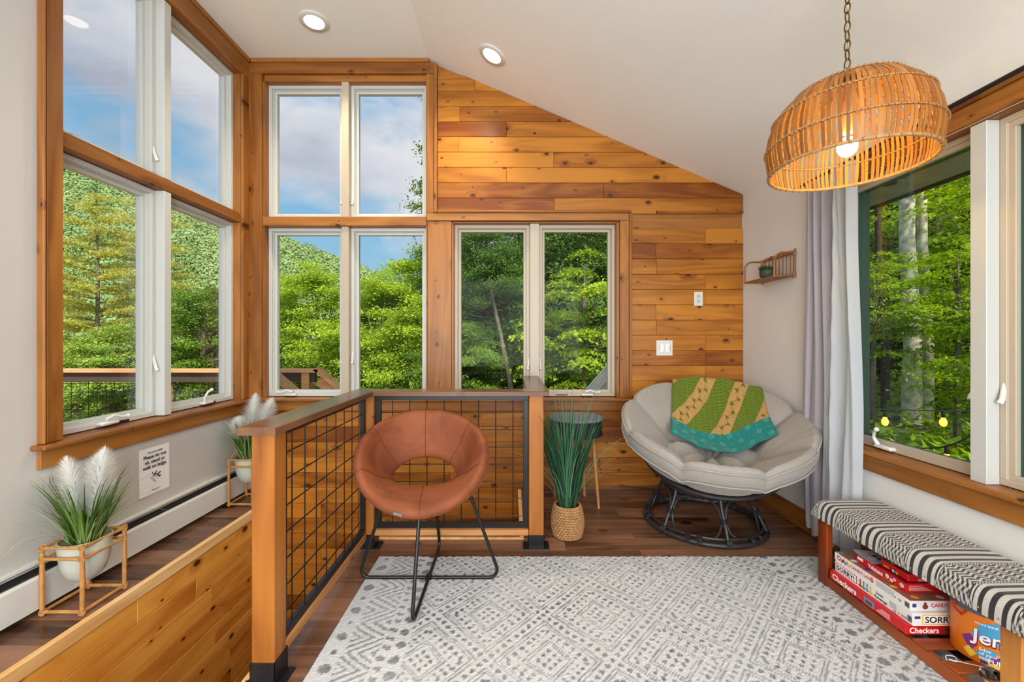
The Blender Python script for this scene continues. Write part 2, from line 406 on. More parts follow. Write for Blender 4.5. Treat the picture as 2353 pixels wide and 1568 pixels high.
# floor
fl = MB()
fl.box(WXR+.02, XR, -3.2, WY0-.02, -.12, -.012); fl.box(WXF+.02, XR, WY0-.02, YB, -.12, -.012); fl.box(XL, WX0-.022, .2, YB, -.12, -.012)
fl.box(XL, WXR+.02, -3.2, .2, -.12, 0); fl.box(XL+.3, XR, -3.2, .45, -.012, 0) if False else None
fl.box(WX0-.022, WXR+.02, .2, .45, -.12, 0); fl.box(WXR+.02, XR, -3.2, .45, -.012, 0)
floor = struct('floor', fl, FLOORM)
FW = .15
y = WY0-14*FW+.0
row = 0
while y < YB-.01:
    ya, yb = y, min(y+FW, YB); row += 1
    segs = [(XL, WX0-.023)] if yb > .2 else []
    segs.append((WXR+.021, XR) if yb <= WY0+.001 else (WXF+.021, XR))
    base = rnd.uniform(0, 1.1)
    for (a, c_) in segs:
        js = [XL+base+1.15*i for i in range(5)]
        for (p, q) in split_run(a, c_, js):
            m = MB(); prism(m, [(p+.0003, ya+.0003), (q-.0003, ya+.0003), (q-.0003, yb-.0003), (p+.0003, yb-.0003)], -.011, 0, .0012, lambda u, v, d: (u, v, d))
            o = m.build('plank', FLOORM, None); o.parent = floor; o.location = Vector(o.location)-Vector(worldloc(floor))
    y += FW
struct('baseboard_right', rbox(MB(), XR-.018, XR, .3, YB-.001, 0, .125, .003), TRY)
struct('baseboard_back', rbox(MB(), WXF+.03, XR-.019, YB-.014, YB-.001, 0, .03, .003), CAPX)

# ------------------------------------------------------------------ windows
def ring(mb, mp, u0, u1, z0, z1, wd, w0, w1, c=.002):
    def bx(a, b_, p, q):
        m = MB().box(a, b_, w0, w1, p, q, c); m.v = [mp(*v) for v in m.v]; mb.add(m.v, m.f)
    bx(u0, u1, z1-wd, z1); bx(u0, u1, z0, z0+wd); bx(u0, u0+wd, z0+wd, z1-wd); bx(u1-wd, u1, z0+wd, z1-wd)
    return mb
def mbox(mp, u0, u1, w0, w1, z0, z1, c=.003):
    m = MB().box(u0, u1, w0, w1, z0, z1, c); m.v = [mp(*v) for v in m.v]; return m
def mtube(mp, pts, r, n=8, **k):
    m = MB().tube(pts, r, n, **k); m.v = [mp(*v) for v in m.v]; return m
def crank(par, mp, u, z, unfolded=False, dirn=1):
    """white folding crank operator on the bottom frame"""
    m = mbox(mp, u-.05, u+.05, .02, .06, z-.002, z+.018, .006); o = m.build('crank_base', WHITE, par, True)
    if unfolded: pts = [(u-.03*dirn, .03, z+.015), (u-.045*dirn, .02, z+.05), (u-.03*dirn, .01, z+.085), (u-.005*dirn, .0, z+.10)]
    else: pts = [(u+.02*dirn, .03, z+.03), (u-.02*dirn, .025, z+.045), (u-.06*dirn, .02, z+.03), (u-.095*dirn, .02, z+.03)]
    m = mtube(mp, pts, [.011, .008, .007, .009], 8)
    e = pts[-1]; s_ = MB().sphere((0, 0, 0), .012, 10, 6); s_.v = [mp(e[0]+v[0], e[1]+v[1], e[2]+v[2]) for v in s_.v]; m.add(s_.v, s_.f)
    m.build('crank_handle', WHITE, o, True)
def lock(par, mp, u, z, s=1):
    m = mtube(mp, [(u, .085, z+.12), (u, .06, z+.06), (u, .05, z+.02), (u+s*.008, .035, z-.015), (u+s*.004, .03, z-.03)], [.006, .007, .008, .009, .011], 8)
    m.build('lock_lever', WHITE, par, True)
def stub(par, mp, u, z):
    m = mbox(mp, u-.04, u+.04, .05, .075, z-.001, z+.012, .004); m.add(*(lambda q: (q.v, q.f))(mtube(mp, [(u-.01, .06, z+.01), (u-.012, .055, z+.035)], [.006, .009], 8)))
    m.build('crank_base', WHITE, par, True)
def unit(par, mp, u0, u1, z0, z1, mat=VINYL, out=None):
    if out:
        fr = ring(MB(), mp, u0, u1, z0, z1, .024, .05, .082).build('frame', mat, par)
        sh = ring(MB(), mp, u0+.016, u1-.016, z0+.016, z1-.016, .03, .06, .081).build('sash', mat, par)
        ring(MB(), mp, u0, u1, z0, z1, .03, .083, .16).build('exterior_cladding', out, fr)
        mbox(mp, u0+.04, u1-.04, .072, .078, z0+.04, z1-.04, 0).build('pane', GLASS, par)
        return sh
    fr = ring(MB(), mp, u0, u1, z0, z1, .026, .055, .15).build('frame', mat, par)
    ring(MB(), mp, u0+.014, u1-.014, z0+.014, z1-.014, .016, .075, .15, .001).build('frame_stop', mat, fr)
    sh = ring(MB(), mp, u0+.026, u1-.026, z0+.026, z1-.026, .024, .092, .13).build('sash', mat, par)
    mbox(mp, u0+.045, u1-.045, .108, .114, z0+.045, z1-.045, 0).build('pane', GLASS, par)
    return sh
# left wall: two columns, two tiers.  u = y, depth outwards = -x, measured from the casing face
lm = lambda u, w_, z: (XL-w_, u, z)
win = thing('window_1', None, None, (XL, 2.62, Z0), kind='structure')
MU = 2.604
for z0, z1 in ((Z0+.004, ZM0-.002), (ZM1+.002, ZT)):
    unit(win, lm, LY0+.0005, MU-.028, z0, z1); unit(win, lm, MU+.028, LY1-.0025, z0, z1)
    mbox(lm, MU-.027, MU+.027, .0, .15, z0, z1, .002).build('mullion', VINYL, win)
mbox(lm, LY0, LY1, -.004, .15, ZM0, ZM1, .004).build('middle_rail', TRY, win)
mbox(lm, LY0-.001, LY1+.001, .0, .16, ZT, ZT+.012, .001).build('jamb', TRY, win)
mbox(lm, LY1-.002, LY1+.01, .0, .16, Z0, ZT, .001).build('jamb', TRZ, win); mbox(lm, LY0-.01, LY0+.002, 0, .16, Z0, ZT, .001).build('jamb', TRZ, win)
mbox(lm, LY0-.085, LY0-.004, -.022, -.0005, Z0, ZC-.001, .003).build('casing', TRZ, win)
cb = mbox(lm, LY0-.10, LY0-.086, -.034, -.0005, Z0, ZC-.001, .004).build('casing_moulding', TRZ, win)
mbox(lm, LY0-.0775, LY0-.0725, -.026, -.021, Z0, ZC-.001, .0015).build('casing_bead', TRZ, cb)
mbox(lm, LY1, YB-.0225, -.022, -.0005, Z0, ZT+.003, .002).build('casing', TRZ, win)
mbox(lm, LY0-.003, YB-.0225, -.022, -.0005, ZT+.0035, ZC-.035, .002).build('casing', TRY, win)
mbox(lm, LY0-.08, YB-.025, -.034, -.0005, ZC-.0345, ZC-.001, .004).build('crown_moulding', TRY, win)
mbox(lm, LY0-.125, YB-.022, -.065, .15, Z0-.025, Z0-.001, .006).build('sill', TRY, win)
mbox(lm, LY0-.10, YB-.022, -.02, -.0005, Z0-.115, Z0-.026, .003).build('apron', TRY, win)
crank(win, lm, 2.26, Z0+.015, False, -1); crank(win, lm, 2.99, Z0+.015, True, 1)
stub(win, lm, 2.10, ZM1); stub(win, lm, 3.12, ZM1)
for zz in (1.06, ZM1+.13): lock(win, lm, MU-.038, zz, -1); lock(win, lm, MU+.04, zz, 1)
for u in (2.3, 3.0): mbox(lm, u-.0, u+.10, .053, .0545, Z0+.006, Z0+.018, 0).build('warning_label', BLACK, win)
# back wall: tall window
bm_ = lambda u, w_, z: (u, YB+w_, z)
win = thing('window_2', None, None, (-1.36, YB, Z0), kind='structure')
MX = px2x(792.8)
for z0, z1 in ((Z0+.004, ZM0-.002), (ZM1+.002, ZT)):
    unit(win, bm_, XA+.0025, MX-.03, z0, z1); unit(win, bm_, MX+.03, XB_-.0025, z0, z1)
    mbox(bm_, MX-.029, MX+.029, .005, .15, z0, z1, .002).build('mullion', BEIGEV, win)
mbox(bm_, XA-.012, XB_+.004, -.012, .15, ZM0, ZM1, .004).build('middle_rail', TRX, win)
mbox(bm_, XA, XB_, .0, .16, ZT-.001, ZT+.05, .001).build('jamb', TRX, win)
mbox(bm_, XA-.012, XA+.002, .0, .16, Z0, ZT, .001).build('jamb', TRZ, win); mbox(bm_, XB_-.002, XB_+.01, 0, .16, Z0, ZT, .001).build('jamb', TRZ, win)
mbox(bm_, XL+.001, XA-.012, -.022, .019, Z0, ZT+.0515, .002).build('casing', TRZ, win)
mbox(bm_, XL+.001, XB_+.075, -.022, .019, ZT+.052, ZC-.034, .002).build('casing', TRX, win)
mbox(bm_, XL+.036, XB_+.03, -.034, .019, ZC-.033, ZC-.001, .006).build('crown_moulding', TRX, win)
mbox(bm_, XB_+.004, -.632, -.022, .019, 2.241, ZT+.05, .003).build('casing', TRZ, win)
mbox(bm_, -.631, -.606, -.034, .019, 2.2415, 3.448, .006).build('casing_moulding', TRZ, win)
crank(win, bm_, -1.82, Z0+.012, False, 1)
stub(win, bm_, -1.85, ZM1); stub(win, bm_, -.96, ZM1)
for zz in (1.05, ZM1+.14): lock(win, bm_, MX-.035, zz, -1); lock(win, bm_, MX+.04, zz, 1)
# back wall: low window
win = thing('window_3', None, None, (.19, YB, Z0), kind='structure')
MX2 = px2x(1229)
unit(win, bm_, XC+.0025, MX2-.038, Z0+.004, ZLOW, BEIGEV); unit(win, bm_, MX2+.038, XD-.0025, Z0+.004, ZLOW, BEIGEV)
mbox(bm_, MX2-.037, MX2+.037, .01, .15, Z0, ZLOW, .002).build('mullion', BEIGEV, win)
mbox(bm_, XC, XD, .0, .16, ZLOW, ZLOW+.012, .001).build('jamb', TRX, win)
mbox(bm_, XC-.012, XC+.002, .0, .16, Z0, ZLOW, .001).build('jamb', TRZ, win); mbox(bm_, XD-.002, XD+.02, 0, .16, Z0, ZLOW, .001).build('jamb', TRZ, win)
mbox(bm_, -.684, XC-.013, -.012, .019, Z0, 2.178, .004).build('casing', TRZ, win)
mbox(bm_, -.69, .945, -.022, .019, 2.18, 2.24, .003).build('casing', TRX, win)
mbox(bm_, -.605, .965, -.034, .019, 2.241, 2.261, .006).build('casing_moulding', TRX, win)
mbox(bm_, XD+.021, .945, -.022, .019, Z0, 2.179, .003).build('casing', TRZ, win)
mbox(bm_, .946, .967, -.034, .019, Z0, 2.2405, .006).build('casing_moulding', TRZ, win)
mbox(bm_, XL+.07, .985, -.05, .15, Z0-.022, Z0-.001, .005).build('sill', TRX, win)
mbox(bm_, XL+.03, .968, -.012, -.0005, Z0-.105, Z0-.023, .003).build('apron', TRX, win)
crank(win, bm_, .62, Z0+.012, False, -1)
for s_ in (-1, 1): lock(win, bm_, MX2+s_*.045, 1.0, s_)
mbox(bm_, .36, .46, .053, .0545, Z0+.012, Z0+.02, 0).build('warning_label', BLACK, win)
# right wall
rm_ = lambda u, w_, z: (XR+w_, u, z)
win = thing('window_4', None, None, (XR, 1.68, RZ0), kind='structure')
MR = 1.685
unit(win, rm_, RY0, MR-.031, RZ0+.003, RZ1, BEIGEV, GREENV); unit(win, rm_, MR+.031, RY1, RZ0+.003, RZ1, BEIGEV, GREENV)
mbox(rm_, MR-.03, MR+.03, .0, .15, RZ0, RZ1, .002).build('mullion', VINYL, win)
mbox(rm_, RY0-.08, RY1+.08, -.02, -.0005, RZ1+.008, RZ1+.085, .003).build('casing', TRY, win)
mbox(rm_, RY0-.09, RY1+.09, -.034, -.0005, RZ1+.086, RZ1+.11, .006).build('casing_moulding', TRY, win)
mbox(rm_, RY0-.01, RY1+.01, .0, .16, RZ1, RZ1+.007, .001).build('jamb', TRY, win)
mbox(rm_, RY1, RY1+.01, .0, .16, RZ0, RZ1, .001).build('jamb', TRZ, win)
mbox(rm_, RY1+.002, RY1+.08, -.02, -.0005, RZ0, RZ1+.0075, .003).build('casing', TRZ, win)
mbox(rm_, RY0-.1, RY1+.1, -.045, .15, RZ0-.026, RZ0-.001, .006).build('sill', TRY, win)
mbox(rm_, RY0-.09, RY1+.09, -.02, -.0005, RZ0-.11, RZ0-.027, .003).build('apron', TRY, win)
crank(win, rm_, 2.15, RZ0+.012, True, -1)
lock(win, rm_, MR-.045, 1.0, -1); lock(win, rm_, MR+.05, 1.0, 1)
mbox(rm_, 1.86, 1.97, .053, .0545, RZ0+.012, RZ0+.022, 0).build('warning_label', BLACK, win)

# baseboard heater along the left wall
ht = thing('baseboard_heater', 'long white baseboard heater with black louvre slot along the left wall', 'heater', (XL, 2.3, 0))
hm = lambda m: m
m = MB(); HX = XL+.001
def hbar(name, prof, mat):
    ys = (.3, YB-.022); n = len(prof)
    q = MB().add([(HX+a, y_, z_) for y_ in ys for a, z_ in prof], [(i, (i+1) % n, n+(i+1) % n, n+i) for i in range(n)]+[tuple(range(n)), tuple(range(n, 2*n))[::-1]])
    return q.build(name, mat, ht)
hbar('back_plate', [(0, .03), (.008, .03), (.008, .2), (.03, .215), (.03, .225), (0, .225)], WHITE)
hbar('front_panel', [(.05, .03), (.058, .03), (.06, .165), (.052, .178), (.046, .175), (.05, .16)], WHITE)
hbar('louvre', [(.012, .165), (.045, .182), (.045, .188), (.012, .195)], BLACKR)
hbar('core', [(.012, .05), (.044, .05), (.044, .13), (.012, .13)], BLACKR)
# ------------------------------------------------------------------ lights that hang in or sit in the room
def spot_down(p, n, name='recessed_light', label='', e=62):
    """round white recessed ceiling light; n: the ceiling's inward normal"""
    t_ = thing(name, label, 'ceiling light', p, 'recessed ceiling lights', local=True)
    t_.rotation_euler = Vector(n).to_track_quat('-Z', 'Y').to_euler()
    MB().lathe([(.100, -.0005), (.100, -.006), (.094, -.011), (.070, -.012), (.064, -.004), (.064, -.0005)], 40).build('trim', WHITE, t_, True)
    MB().lathe([(.0001, -.003), (.0635, -.003)], 32).build('lens', LENS, t_)
    l = light('downlight', 'SPOT', Vector(p)+Vector(n)*.03, e, (1, .84, .60), spot_size=R(125), spot_blend=.9, shadow_soft_size=.06)
    l.rotation_euler = Vector(n).to_track_quat('-Z', 'Y').to_euler()
LENS = emis('lit_lens', (1, .90, .72), 4.5)
nS = (-math.sin(math.atan(SL)), 0, -math.cos(math.atan(SL)))
spot_down((-1.41, 2.977, ZC), (0, 0, -1), label='round recessed light in the flat part of the ceiling, above the left windows')
spot_down((-.14, 2.994, ceil_z(-.14)), nS, label='round recessed light in the sloping ceiling, above the knotty pine wall')
for x, y in ((-1.2, .2), (.3, .2), (-1.2, -1.6), (.3, -1.6)):  # added fill spots behind the camera, without any fixtures
    q = light('rear_fill_spot', 'SPOT', (x, y, ceil_z(x)-.03), 55, (1, .92, .80), (0, 0, 0), spot_size=R(140), spot_blend=.9, shadow_soft_size=.1)

# pendant lamp of bent bamboo slats
BAMB = wood('bamboo_slat', srgb(178, 118, 54), srgb(128, 78, 30), axis=2, flat=1, rough=.5, knots=0, vary=.25)
RATT = plain('rattan_binding', srgb(176, 132, 82), .55, noise=.25, nscale=60)
BRASS = plain('aged_brass', srgb(112, 86, 46), .4, .85)
LX, LY_, LZ = 1.288, 1.605, 1.885
prof_k = .94
lamp = thing('pendant_lamp', 'dome-shaped pendant lamp of bent bamboo slats with a lit bulb, on a brass chain', 'lamp', (LX, LY_, LZ), local=True)
prof = [(.256, 0), (.264, .036), (.268, .072), (.267, .114), (.260, .155), (.246, .196), (.223, .234), (.190, .268), (.150, .296), (.10, .318), (.04, .330)]
def slat_mesh(v):
    m = MB(); pts = prof; vs = []
    rr = random.Random(v)
    jx = rr.uniform(-.002, .002)
    for i, (r, z) in enumerate(pts):
        wd = .0047*min(1, r/.16)+.0006; j = jx*math.sin(i*.9+v)
        a = pts[min(i+1, len(pts)-1)]; b_ = pts[max(i-1, 0)]; d = Vector((a[0]-b_[0], a[1]-b_[1])).normalized(); n = Vector((d.y, -d.x))*.0011
        for sx, sn in ((-1, -1), (1, -1), (1, 1), (-1, 1)): vs.append((r+n.x*sn, sx*wd+j, z+n.y*sn))
    fs = []
    for i in range(len(pts)-1):
        for k in range(4): fs.append((i*4+k, i*4+(k+1) % 4, (i+1)*4+(k+1) % 4, (i+1)*4+k))
    return m.add(vs, fs+[(3, 2, 1, 0), tuple(4*(len(pts)-1)+k for k in range(4))])
SM = [slat_mesh(i).mesh('slat', BAMB) for i in range(5)]
for i in range(98):
    o = bpy.data.objects.new('slat', SM[i % 5]); col.objects.link(o); o.parent = lamp; o.rotation_euler = (R(random.Random(i).uniform(-.5, .5)), 0, 2*PI*i/98+random.Random(i+5).uniform(-.009, .009))
def rim(r, z, rad, name, wraps=0):
    o = MB().tube([(r*math.cos(2*PI*k/64), r*math.sin(2*PI*k/64), z) for k in range(64)], rad, 8, closed=True).build(name, RATT, lamp, True)
    if wraps:
        m = MB()
        for k in range(wraps):
            a = 2*PI*k/wraps; c_, s_ = math.cos(a), math.sin(a); a2 = a+.02
            m.tube([(c_*(r+math.cos(t_)*(rad+.0022)) - s_*.007*math.sin(t_/2), s_*(r+math.cos(t_)*(rad+.0022)) + c_*.007*math.sin(t_/2), z+math.sin(t_)*(rad+.0022)) for t_ in [2*PI*q/8 for q in range(9)]], .0013, 4)
        m.build('binding', RATT, o)['kind'] = 'stuff'
rim(.257, -.002, .0065, 'rim', 48)
rim(.2705, .092, .0022, 'hoop', 98); rim(.246, .202, .0022, 'hoop', 98); rim(.172, .286, .002, 'hoop', 60); rim(.2625, .092, .0022, 'inner_hoop')
MB().lathe([(.0001, .328), (.045, .328), (.045, .334), (.0001, .336)], 24).build('top_cap', BRASS, lamp, True)
MB().lathe([(.004, .328), (.012, .326), (.012, .25), (.021, .245), (.021, .13), (.017, .125), (.0001, .125)], 20).build('socket', plain('cream_socket', srgb(210, 170, 110), .5), lamp, True)
MB().sphere((0, 0, .075), .033, 24, 14, (1, 1, 1.15)).build('bulb', emis('lit_bulb', (1, .66, .19), 170), lamp, 2)
for k in range(12):
    a = k % 2*PI/2+.3
    pts = [(math.cos(q)*.0105*math.cos(a), math.cos(q)*.0105*math.sin(a), .356+k*.036+math.sin(q)*.021) for q in [2*PI*j/14 for j in range(14)]]
    MB().tube(pts, .0026, 6, closed=True).build('chain_link', BRASS, lamp, True)
MB().tube([(.006*math.sin(k*1.1), .006*math.cos(k*.9), .334+k*.02) for k in range(22)], .0012, 5).build('cord', plain('clear_cord', srgb(150, 140, 110), .4), lamp, True)

# ------------------------------------------------------------------ curtain rod and curtain on the right wall
rod = thing('curtain_rod', 'thin black curtain rod above the right windows', 'curtain rod', (1.80, 1.75, 2.175))
MB().tube([(1.80, 2.66, 2.175), (1.80, 1.78, 2.175)], .0075, 12).build('outer_tube', BLACK, rod, True)
MB().tube([(1.80, 1.80, 2.175), (1.80, .85, 2.175)], .0095, 12).build('inner_tube', BLACK, rod, True)
MB().tube([(1.80, 1.785, 2.175), (1.80, 1.815, 2.175)], .012, 12).build('collar', BLACK, rod, True)
for y_ in (2.60, .95): MB().tube([(1.8795, y_, 2.19), (1.84, y_, 2.185), (1.80, y_, 2.163)], .005, 8).build('bracket', BLACK, rod, True)
MB().sphere((1.80, 2.668, 2.175), .013, 12, 8).build('finial', BLACK, rod, True)
def cloth_mat(name, c, tr=.35, bump=.3, sc=120):
    m, nt, b = newmat(name); L = nt.links.new
    b.inputs['Base Color'].default_value = (*c, 1); b.inputs['Roughness'].default_value = .9; b.inputs['Sheen Weight'].default_value = .2
    t = N(nt, 'ShaderNodeTexCoord'); n = N(nt, 'ShaderNodeTexNoise'); n.inputs['Scale'].default_value = sc; n.inputs['Detail'].default_value = 3; L(t.outputs['Object'], n.inputs['Vector'])
    bp = N(nt, 'ShaderNodeBump'); bp.inputs['Strength'].default_value = bump; bp.inputs['Distance'].default_value = .004; L(n.outputs[0], bp.inputs['Height']); L(bp.outputs[0], b.inputs['Normal'])
    if tr:
        tl = N(nt, 'ShaderNodeBsdfTranslucent'); tl.inputs[0].default_value = (*c, 1); mx = N(nt, 'ShaderNodeMixShader'); mx.inputs[0].default_value = tr
        L(b.outputs[0], mx.inputs[1]); L(tl.outputs[0], mx.inputs[2]); L(mx.outputs[0], nt.nodes['Material Output'].inputs[0])
    return m
cu = thing('curtain', 'gathered sheer white curtain hanging beside the right window', 'curtain', (1.80, 2.36, .05))
def drape(name, y0, y1, n, amp, x, mat, ztop=2.165, zbot=.07, ph=0, wob=0):
    nu, nv = 150, 60
    def fn(i, j):
        u = i/(nu-1); v = j/(nv-1); z = ztop+(zbot-ztop)*v
        spread = .74+.26*min(1, v*1.6) + .05*math.sin(v*5)
        yc = y0+(y1-y0)*.5; y = yc+(y0-yc+(y1-y0)*u)*spread+.012*math.sin(v*7+u*3)
        a = amp*(.5+.5*min(1, v*2+.2))
        return (x+a*math.sin(u*n*2*PI+ph+.6*math.sin(v*3+u*5))+.3*a*math.sin(u*n*4.3*PI+v*2+1.1)+(wob*math.sin(v*60+u*40)*u if wob else 0), y+.25*a*math.cos(u*n*2*PI+ph), z+(.02*math.sin(u*9+ph)+.01*math.sin(u*31) if v > .99 else 0))
    return MB().grid(fn, nu, nv).build(name, mat, cu, 2)
drape('curtain_panel', 2.34, 2.60, 3.2, .026, 1.812, cloth_mat('sheer_grey_cloth', srgb(196, 192, 202), .35), ph=.4)
drape('curtain_panel', 2.17, 2.37, 2.2, .028, 1.795, cloth_mat('sheer_crinkled_cloth', srgb(214, 218, 224), .42, .9, 46), ph=2.1, wob=.0025)

# ------------------------------------------------------------------ stair railing
rail = thing('stair_railing', 'L-shaped cedar railing with dark cap and black wire grid around the stairwell', 'railing', (-.4, 2.42, 0))
def post(x0, x1, y0, y1, sides, ztop=.896, base=True):
    rbox(MB(), x0, x1, y0, y1, .006, ztop, .004).build('post', POST, rail)
    if not base: return
    cx, cy = (x0+x1)/2, (y0+y1)/2; g = .0035
    m = MB()
    m.box(x0-g, x1+g, y0-g, y0-.0005, 0.004, .085, .0005); m.box(x0-g, x1+g, y1+.0005, y1+g, .004, .085, .0005); m.box(x0-g, x0-.0005, y0-g, y1+g, .004, .085, .0005); m.box(x1+.0005, x1+g, y0-g, y1+g, .004, .085, .0005)
    px = .034 if 'x' in sides else g; py = .034 if 'y' in sides else g
    m.box(x0-px, x1+px, y0-py, y1+py, 0.0005, .0055, .001)
    b_ = m.build('post_base', BLACK, rail)
    for sx in (-1, 1):
        for sy in (-1, 1):
            px_, py_ = (cx+sx*((x1-x0)/2+.02), cy+sy*((y1-y0)/2-.008)) if 'x' in sides else (cx+sx*((x1-x0)/2-.008), cy+sy*((y1-y0)/2+.02))
            MB().lathe([(.009, 0), (.009, .002), (.006, .003), (.006, .008), (.0001, .0085)], 8, (px_, py_, .0055)).build('bolt', BLACK, b_, True)
            m = MB().lathe([(.0055, 0), (.0055, .002), (.0001, .003)], 8); m.xf(Matrix.Rotation(R(90), 4, 'X'))
            m.xf(Matrix.Translation((cx+sx*.013, y0-g, .066))).build('screw', BLACK, b_, True) if sy < 0 else None
            m = MB().lathe([(.0055, 0), (.0055, .002), (.0001, .003)], 8); m.xf(Matrix.Rotation(R(90), 4, 'Y'))
            m.xf(Matrix.Translation((x1+g, cy+sx*.015, .066))).build('screw', BLACK, b_, True) if sy > 0 else None
post(-.915, -.834, 1.465, 1.545, 'x'); post(-.888, -.803, 2.425, 2.51, 'x'); post(.098, .184, 2.42, 2.506, 'x'); post(.11, .196, YB-.088, YB-.002, 'x', base=False)
def cap(poly, mat):
    prism(MB(), poly, .897, .923, .003, lambda u, v, d: (u, v, d)).build('cap_rail', mat, rail)
yf, yk = 2.375, 2.507
cap([(-.924, 1.40), (-.793, 1.40), (-.793, yf), (-.924, yk)], CAPY)
cap([(-.792, yf), (.213, yf), (.213, yk), (-.923, yk)], CAPX)
cap([(.082, yk+.001), (.213, yk+.001), (.213, YB-.001), (.082, YB-.001)], CAPY)
rbox(MB(), -.872, -.856+.012, 1.546, 2.424, .055, .095, .002).build('bottom_rail', POSTY, rail)
rbox(MB(), -.80, .096, 2.425, 2.50, .078, .112, .003).build('bottom_rail', POSTX, rail)
rbox(MB(), .12, .184, 2.507, YB-.09, .078, .112, .003).build('bottom_rail', POSTY, rail)
STEEL = plain('black_wire', srgb(34, 34, 36), .3, .6)
def mesh_panel(mp, u0, u1, z0, z1, us, zs, wd=.03, dp=.012):
    """black steel frame with welded round wires; mp(u, w, z)"""
    f = ring(MB(), mp, u0, u1, z0, z1, wd, -dp, dp, .0015).build('mesh_frame', BLACK, rail)
    for u in us: mtube(mp, [(u, .004, z0+wd*.5), (u, .004, z1-wd*.5)], .0027, 8).build('wire', STEEL, f, True)
    for z in zs: mtube(mp, [(u0+wd*.5, -.002, z), (u1-wd*.5, -.002, z)], .0027, 8).build('wire', STEEL, f, True)
zs = [.788-.1013*k for k in range(7)]
mesh_panel(lambda u, w_, z: (-.860-.0*u+w_, u, z), 1.547, 2.424, .10, .893, [1.625+.1016*k for k in range(8)], zs)
mesh_panel(lambda u, w_, z: (u, 2.462+w_, z), -.800, .096, .113, .893, [-.705+.1015*k for k in range(8)], zs)
mesh_panel(lambda u, w_, z: (.15+w_, u, z), 2.508, YB-.09, .113, .893, [2.60+.1016*k for k in range(7)], zs)

# ------------------------------------------------------------------ rust velvet round chair
def velvet(name, c1, c2, bump=.1, rough=.75, sheen=.5, sc=5):
    m, nt, b = newmat(name); L = nt.links.new
    t = N(nt, 'ShaderNodeTexCoord'); n = N(nt, 'ShaderNodeTexNoise'); n.inputs['Scale'].default_value = sc; n.inputs['Detail'].default_value = 5; n.inputs['Distortion'].default_value = .8
    L(t.outputs['Object'], n.inputs['Vector']); L(ramp(nt, n.outputs[0], [(.35, c1), (.68, c2)]), b.inputs['Base Color'])
    b.inputs['Roughness'].default_value = rough; b.inputs['Sheen Weight'].default_value = sheen; b.inputs['Sheen Roughness'].default_value = .4; b.inputs['Sheen Tint'].default_value = (*c2, 1)
    n2 = N(nt, 'ShaderNodeTexNoise'); n2.inputs['Scale'].default_value = 300; L(t.outputs['Object'], n2.inputs['Vector'])
    bp = N(nt, 'ShaderNodeBump'); bp.inputs['Strength'].default_value = bump; bp.inputs['Distance'].default_value = .001; L(n2.outputs[0], bp.inputs['Height']); L(bp.outputs[0], b.inputs['Normal'])
    return m
RUST = velvet('rust_velvet', srgb(112, 54, 25), srgb(146, 80, 44))
chair = thing('round_chair', 'rust velvet round hoop-backed chair on crossed black metal legs', 'chair', (-.42, 2.11, .0), local=True)
chair.rotation_euler = (0, 0, R(0))
def seat_pt(u, s_, k=1.0):
    """u around the hoop (0 = top of the back), s_ round its padded section"""
    c, s = math.cos(u), math.sin(u)
    fb = (1+c)/2
    O = Vector((.322*s, .05+.29*c if c > 0 else .05+.335*c, .646+(.164 if c > 0 else .195)*c + (.015*s*s)))
    I = Vector((.182*s, .245+.065*c if c > 0 else .245+.045*c, .46+(.078 if c > 0 else .075)*c-.012*s*s))
    w = (1-math.cos(s_))/2
    d = I-O; L_ = d.length; mid = O+d*w
    sag = (.035*s*s+.012*fb)*math.sin(PI*w)
    n = d.cross(Vector((c, -s if False else -s*.6, 0)) if False else Vector((math.cos(u), -math.sin(u)*.85, -.2*math.sin(u)))).normalized()
    if n.z < 0 and fb < .5: n = -n
    if n.dot(Vector((0, -.75, .65))) < 0: n = -n
    th = .046*k
    e = abs(math.sin(s_))**.75*math.copysign(1, math.sin(s_))
    q = mid+n*(th*e-sag); a = R(9)
    return Vector((q.x*math.cos(a)-q.y*math.sin(a)-.032, q.x*math.sin(a)+q.y*math.cos(a), q.z))
nu, nv = 160, 40
# shape the section so that the normal turns smoothly round the hoop
def seat_fn(i, j): return tuple(seat_pt(2*PI*i/nu+1e-4, 2*PI*j/nv))
seat = MB().grid(seat_fn, nu, nv, True, True).build('seat_shell', RUST, chair, 2)
SEAM = plain('dark_seam', srgb(104, 50, 26), .8)
for ua in (0.0, .95, -1.05, PI*.62, -PI*.62, PI*1.0):
    MB().tube([seat_pt(ua+1e-4, 2*PI*k/60, 1.02) for k in range(0, 31)], .0016, 5).build('seam', SEAM, seat, True)
MB().tube([seat_pt(2*PI*k/120+1e-4, -.35, 1.01) for k in range(120)], .0022, 5, closed=True).build('piping', SEAM, seat, True)
q = seat_pt(PI*1.09, -.05, 1.0)
# small woven tag sewn at the front
tg = MB().box(-.02, .02, -.0015, .0015, -.006, .006, .0005); tg.xf(Matrix.Translation(q+Vector((0, -.004, .0))) @ Matrix.Rotation(R(18), 4, 'Y')); tg.build('fabric_tag', plain('grey_tag', srgb(110, 112, 110), .7), seat)
def sled(ax):
    r_ = .009; a0 = -.335; a1 = .34
    z0 = r_+.008; top = .46 if ax == 'x' else .43
    pts = []; bk_ = .305 if ax == 'x' else .265
    def arc(c, r, a_, b_, n=6): return [(c[0]+r*math.cos(a_+(b_-a_)*k/n), c[1]+r*math.sin(a_+(b_-a_)*k/n)) for k in range(n+1)]
    P = [(-.21, top)] + arc((-.30, z0+.04), .04, R(168), R(270)) + arc((bk_, z0+.04), .04, R(-90), R(12)) + [(.185, top+.04)]
    return [(x, 0, z) if ax == 'x' else (0, x-.005, z) for x, z in P]
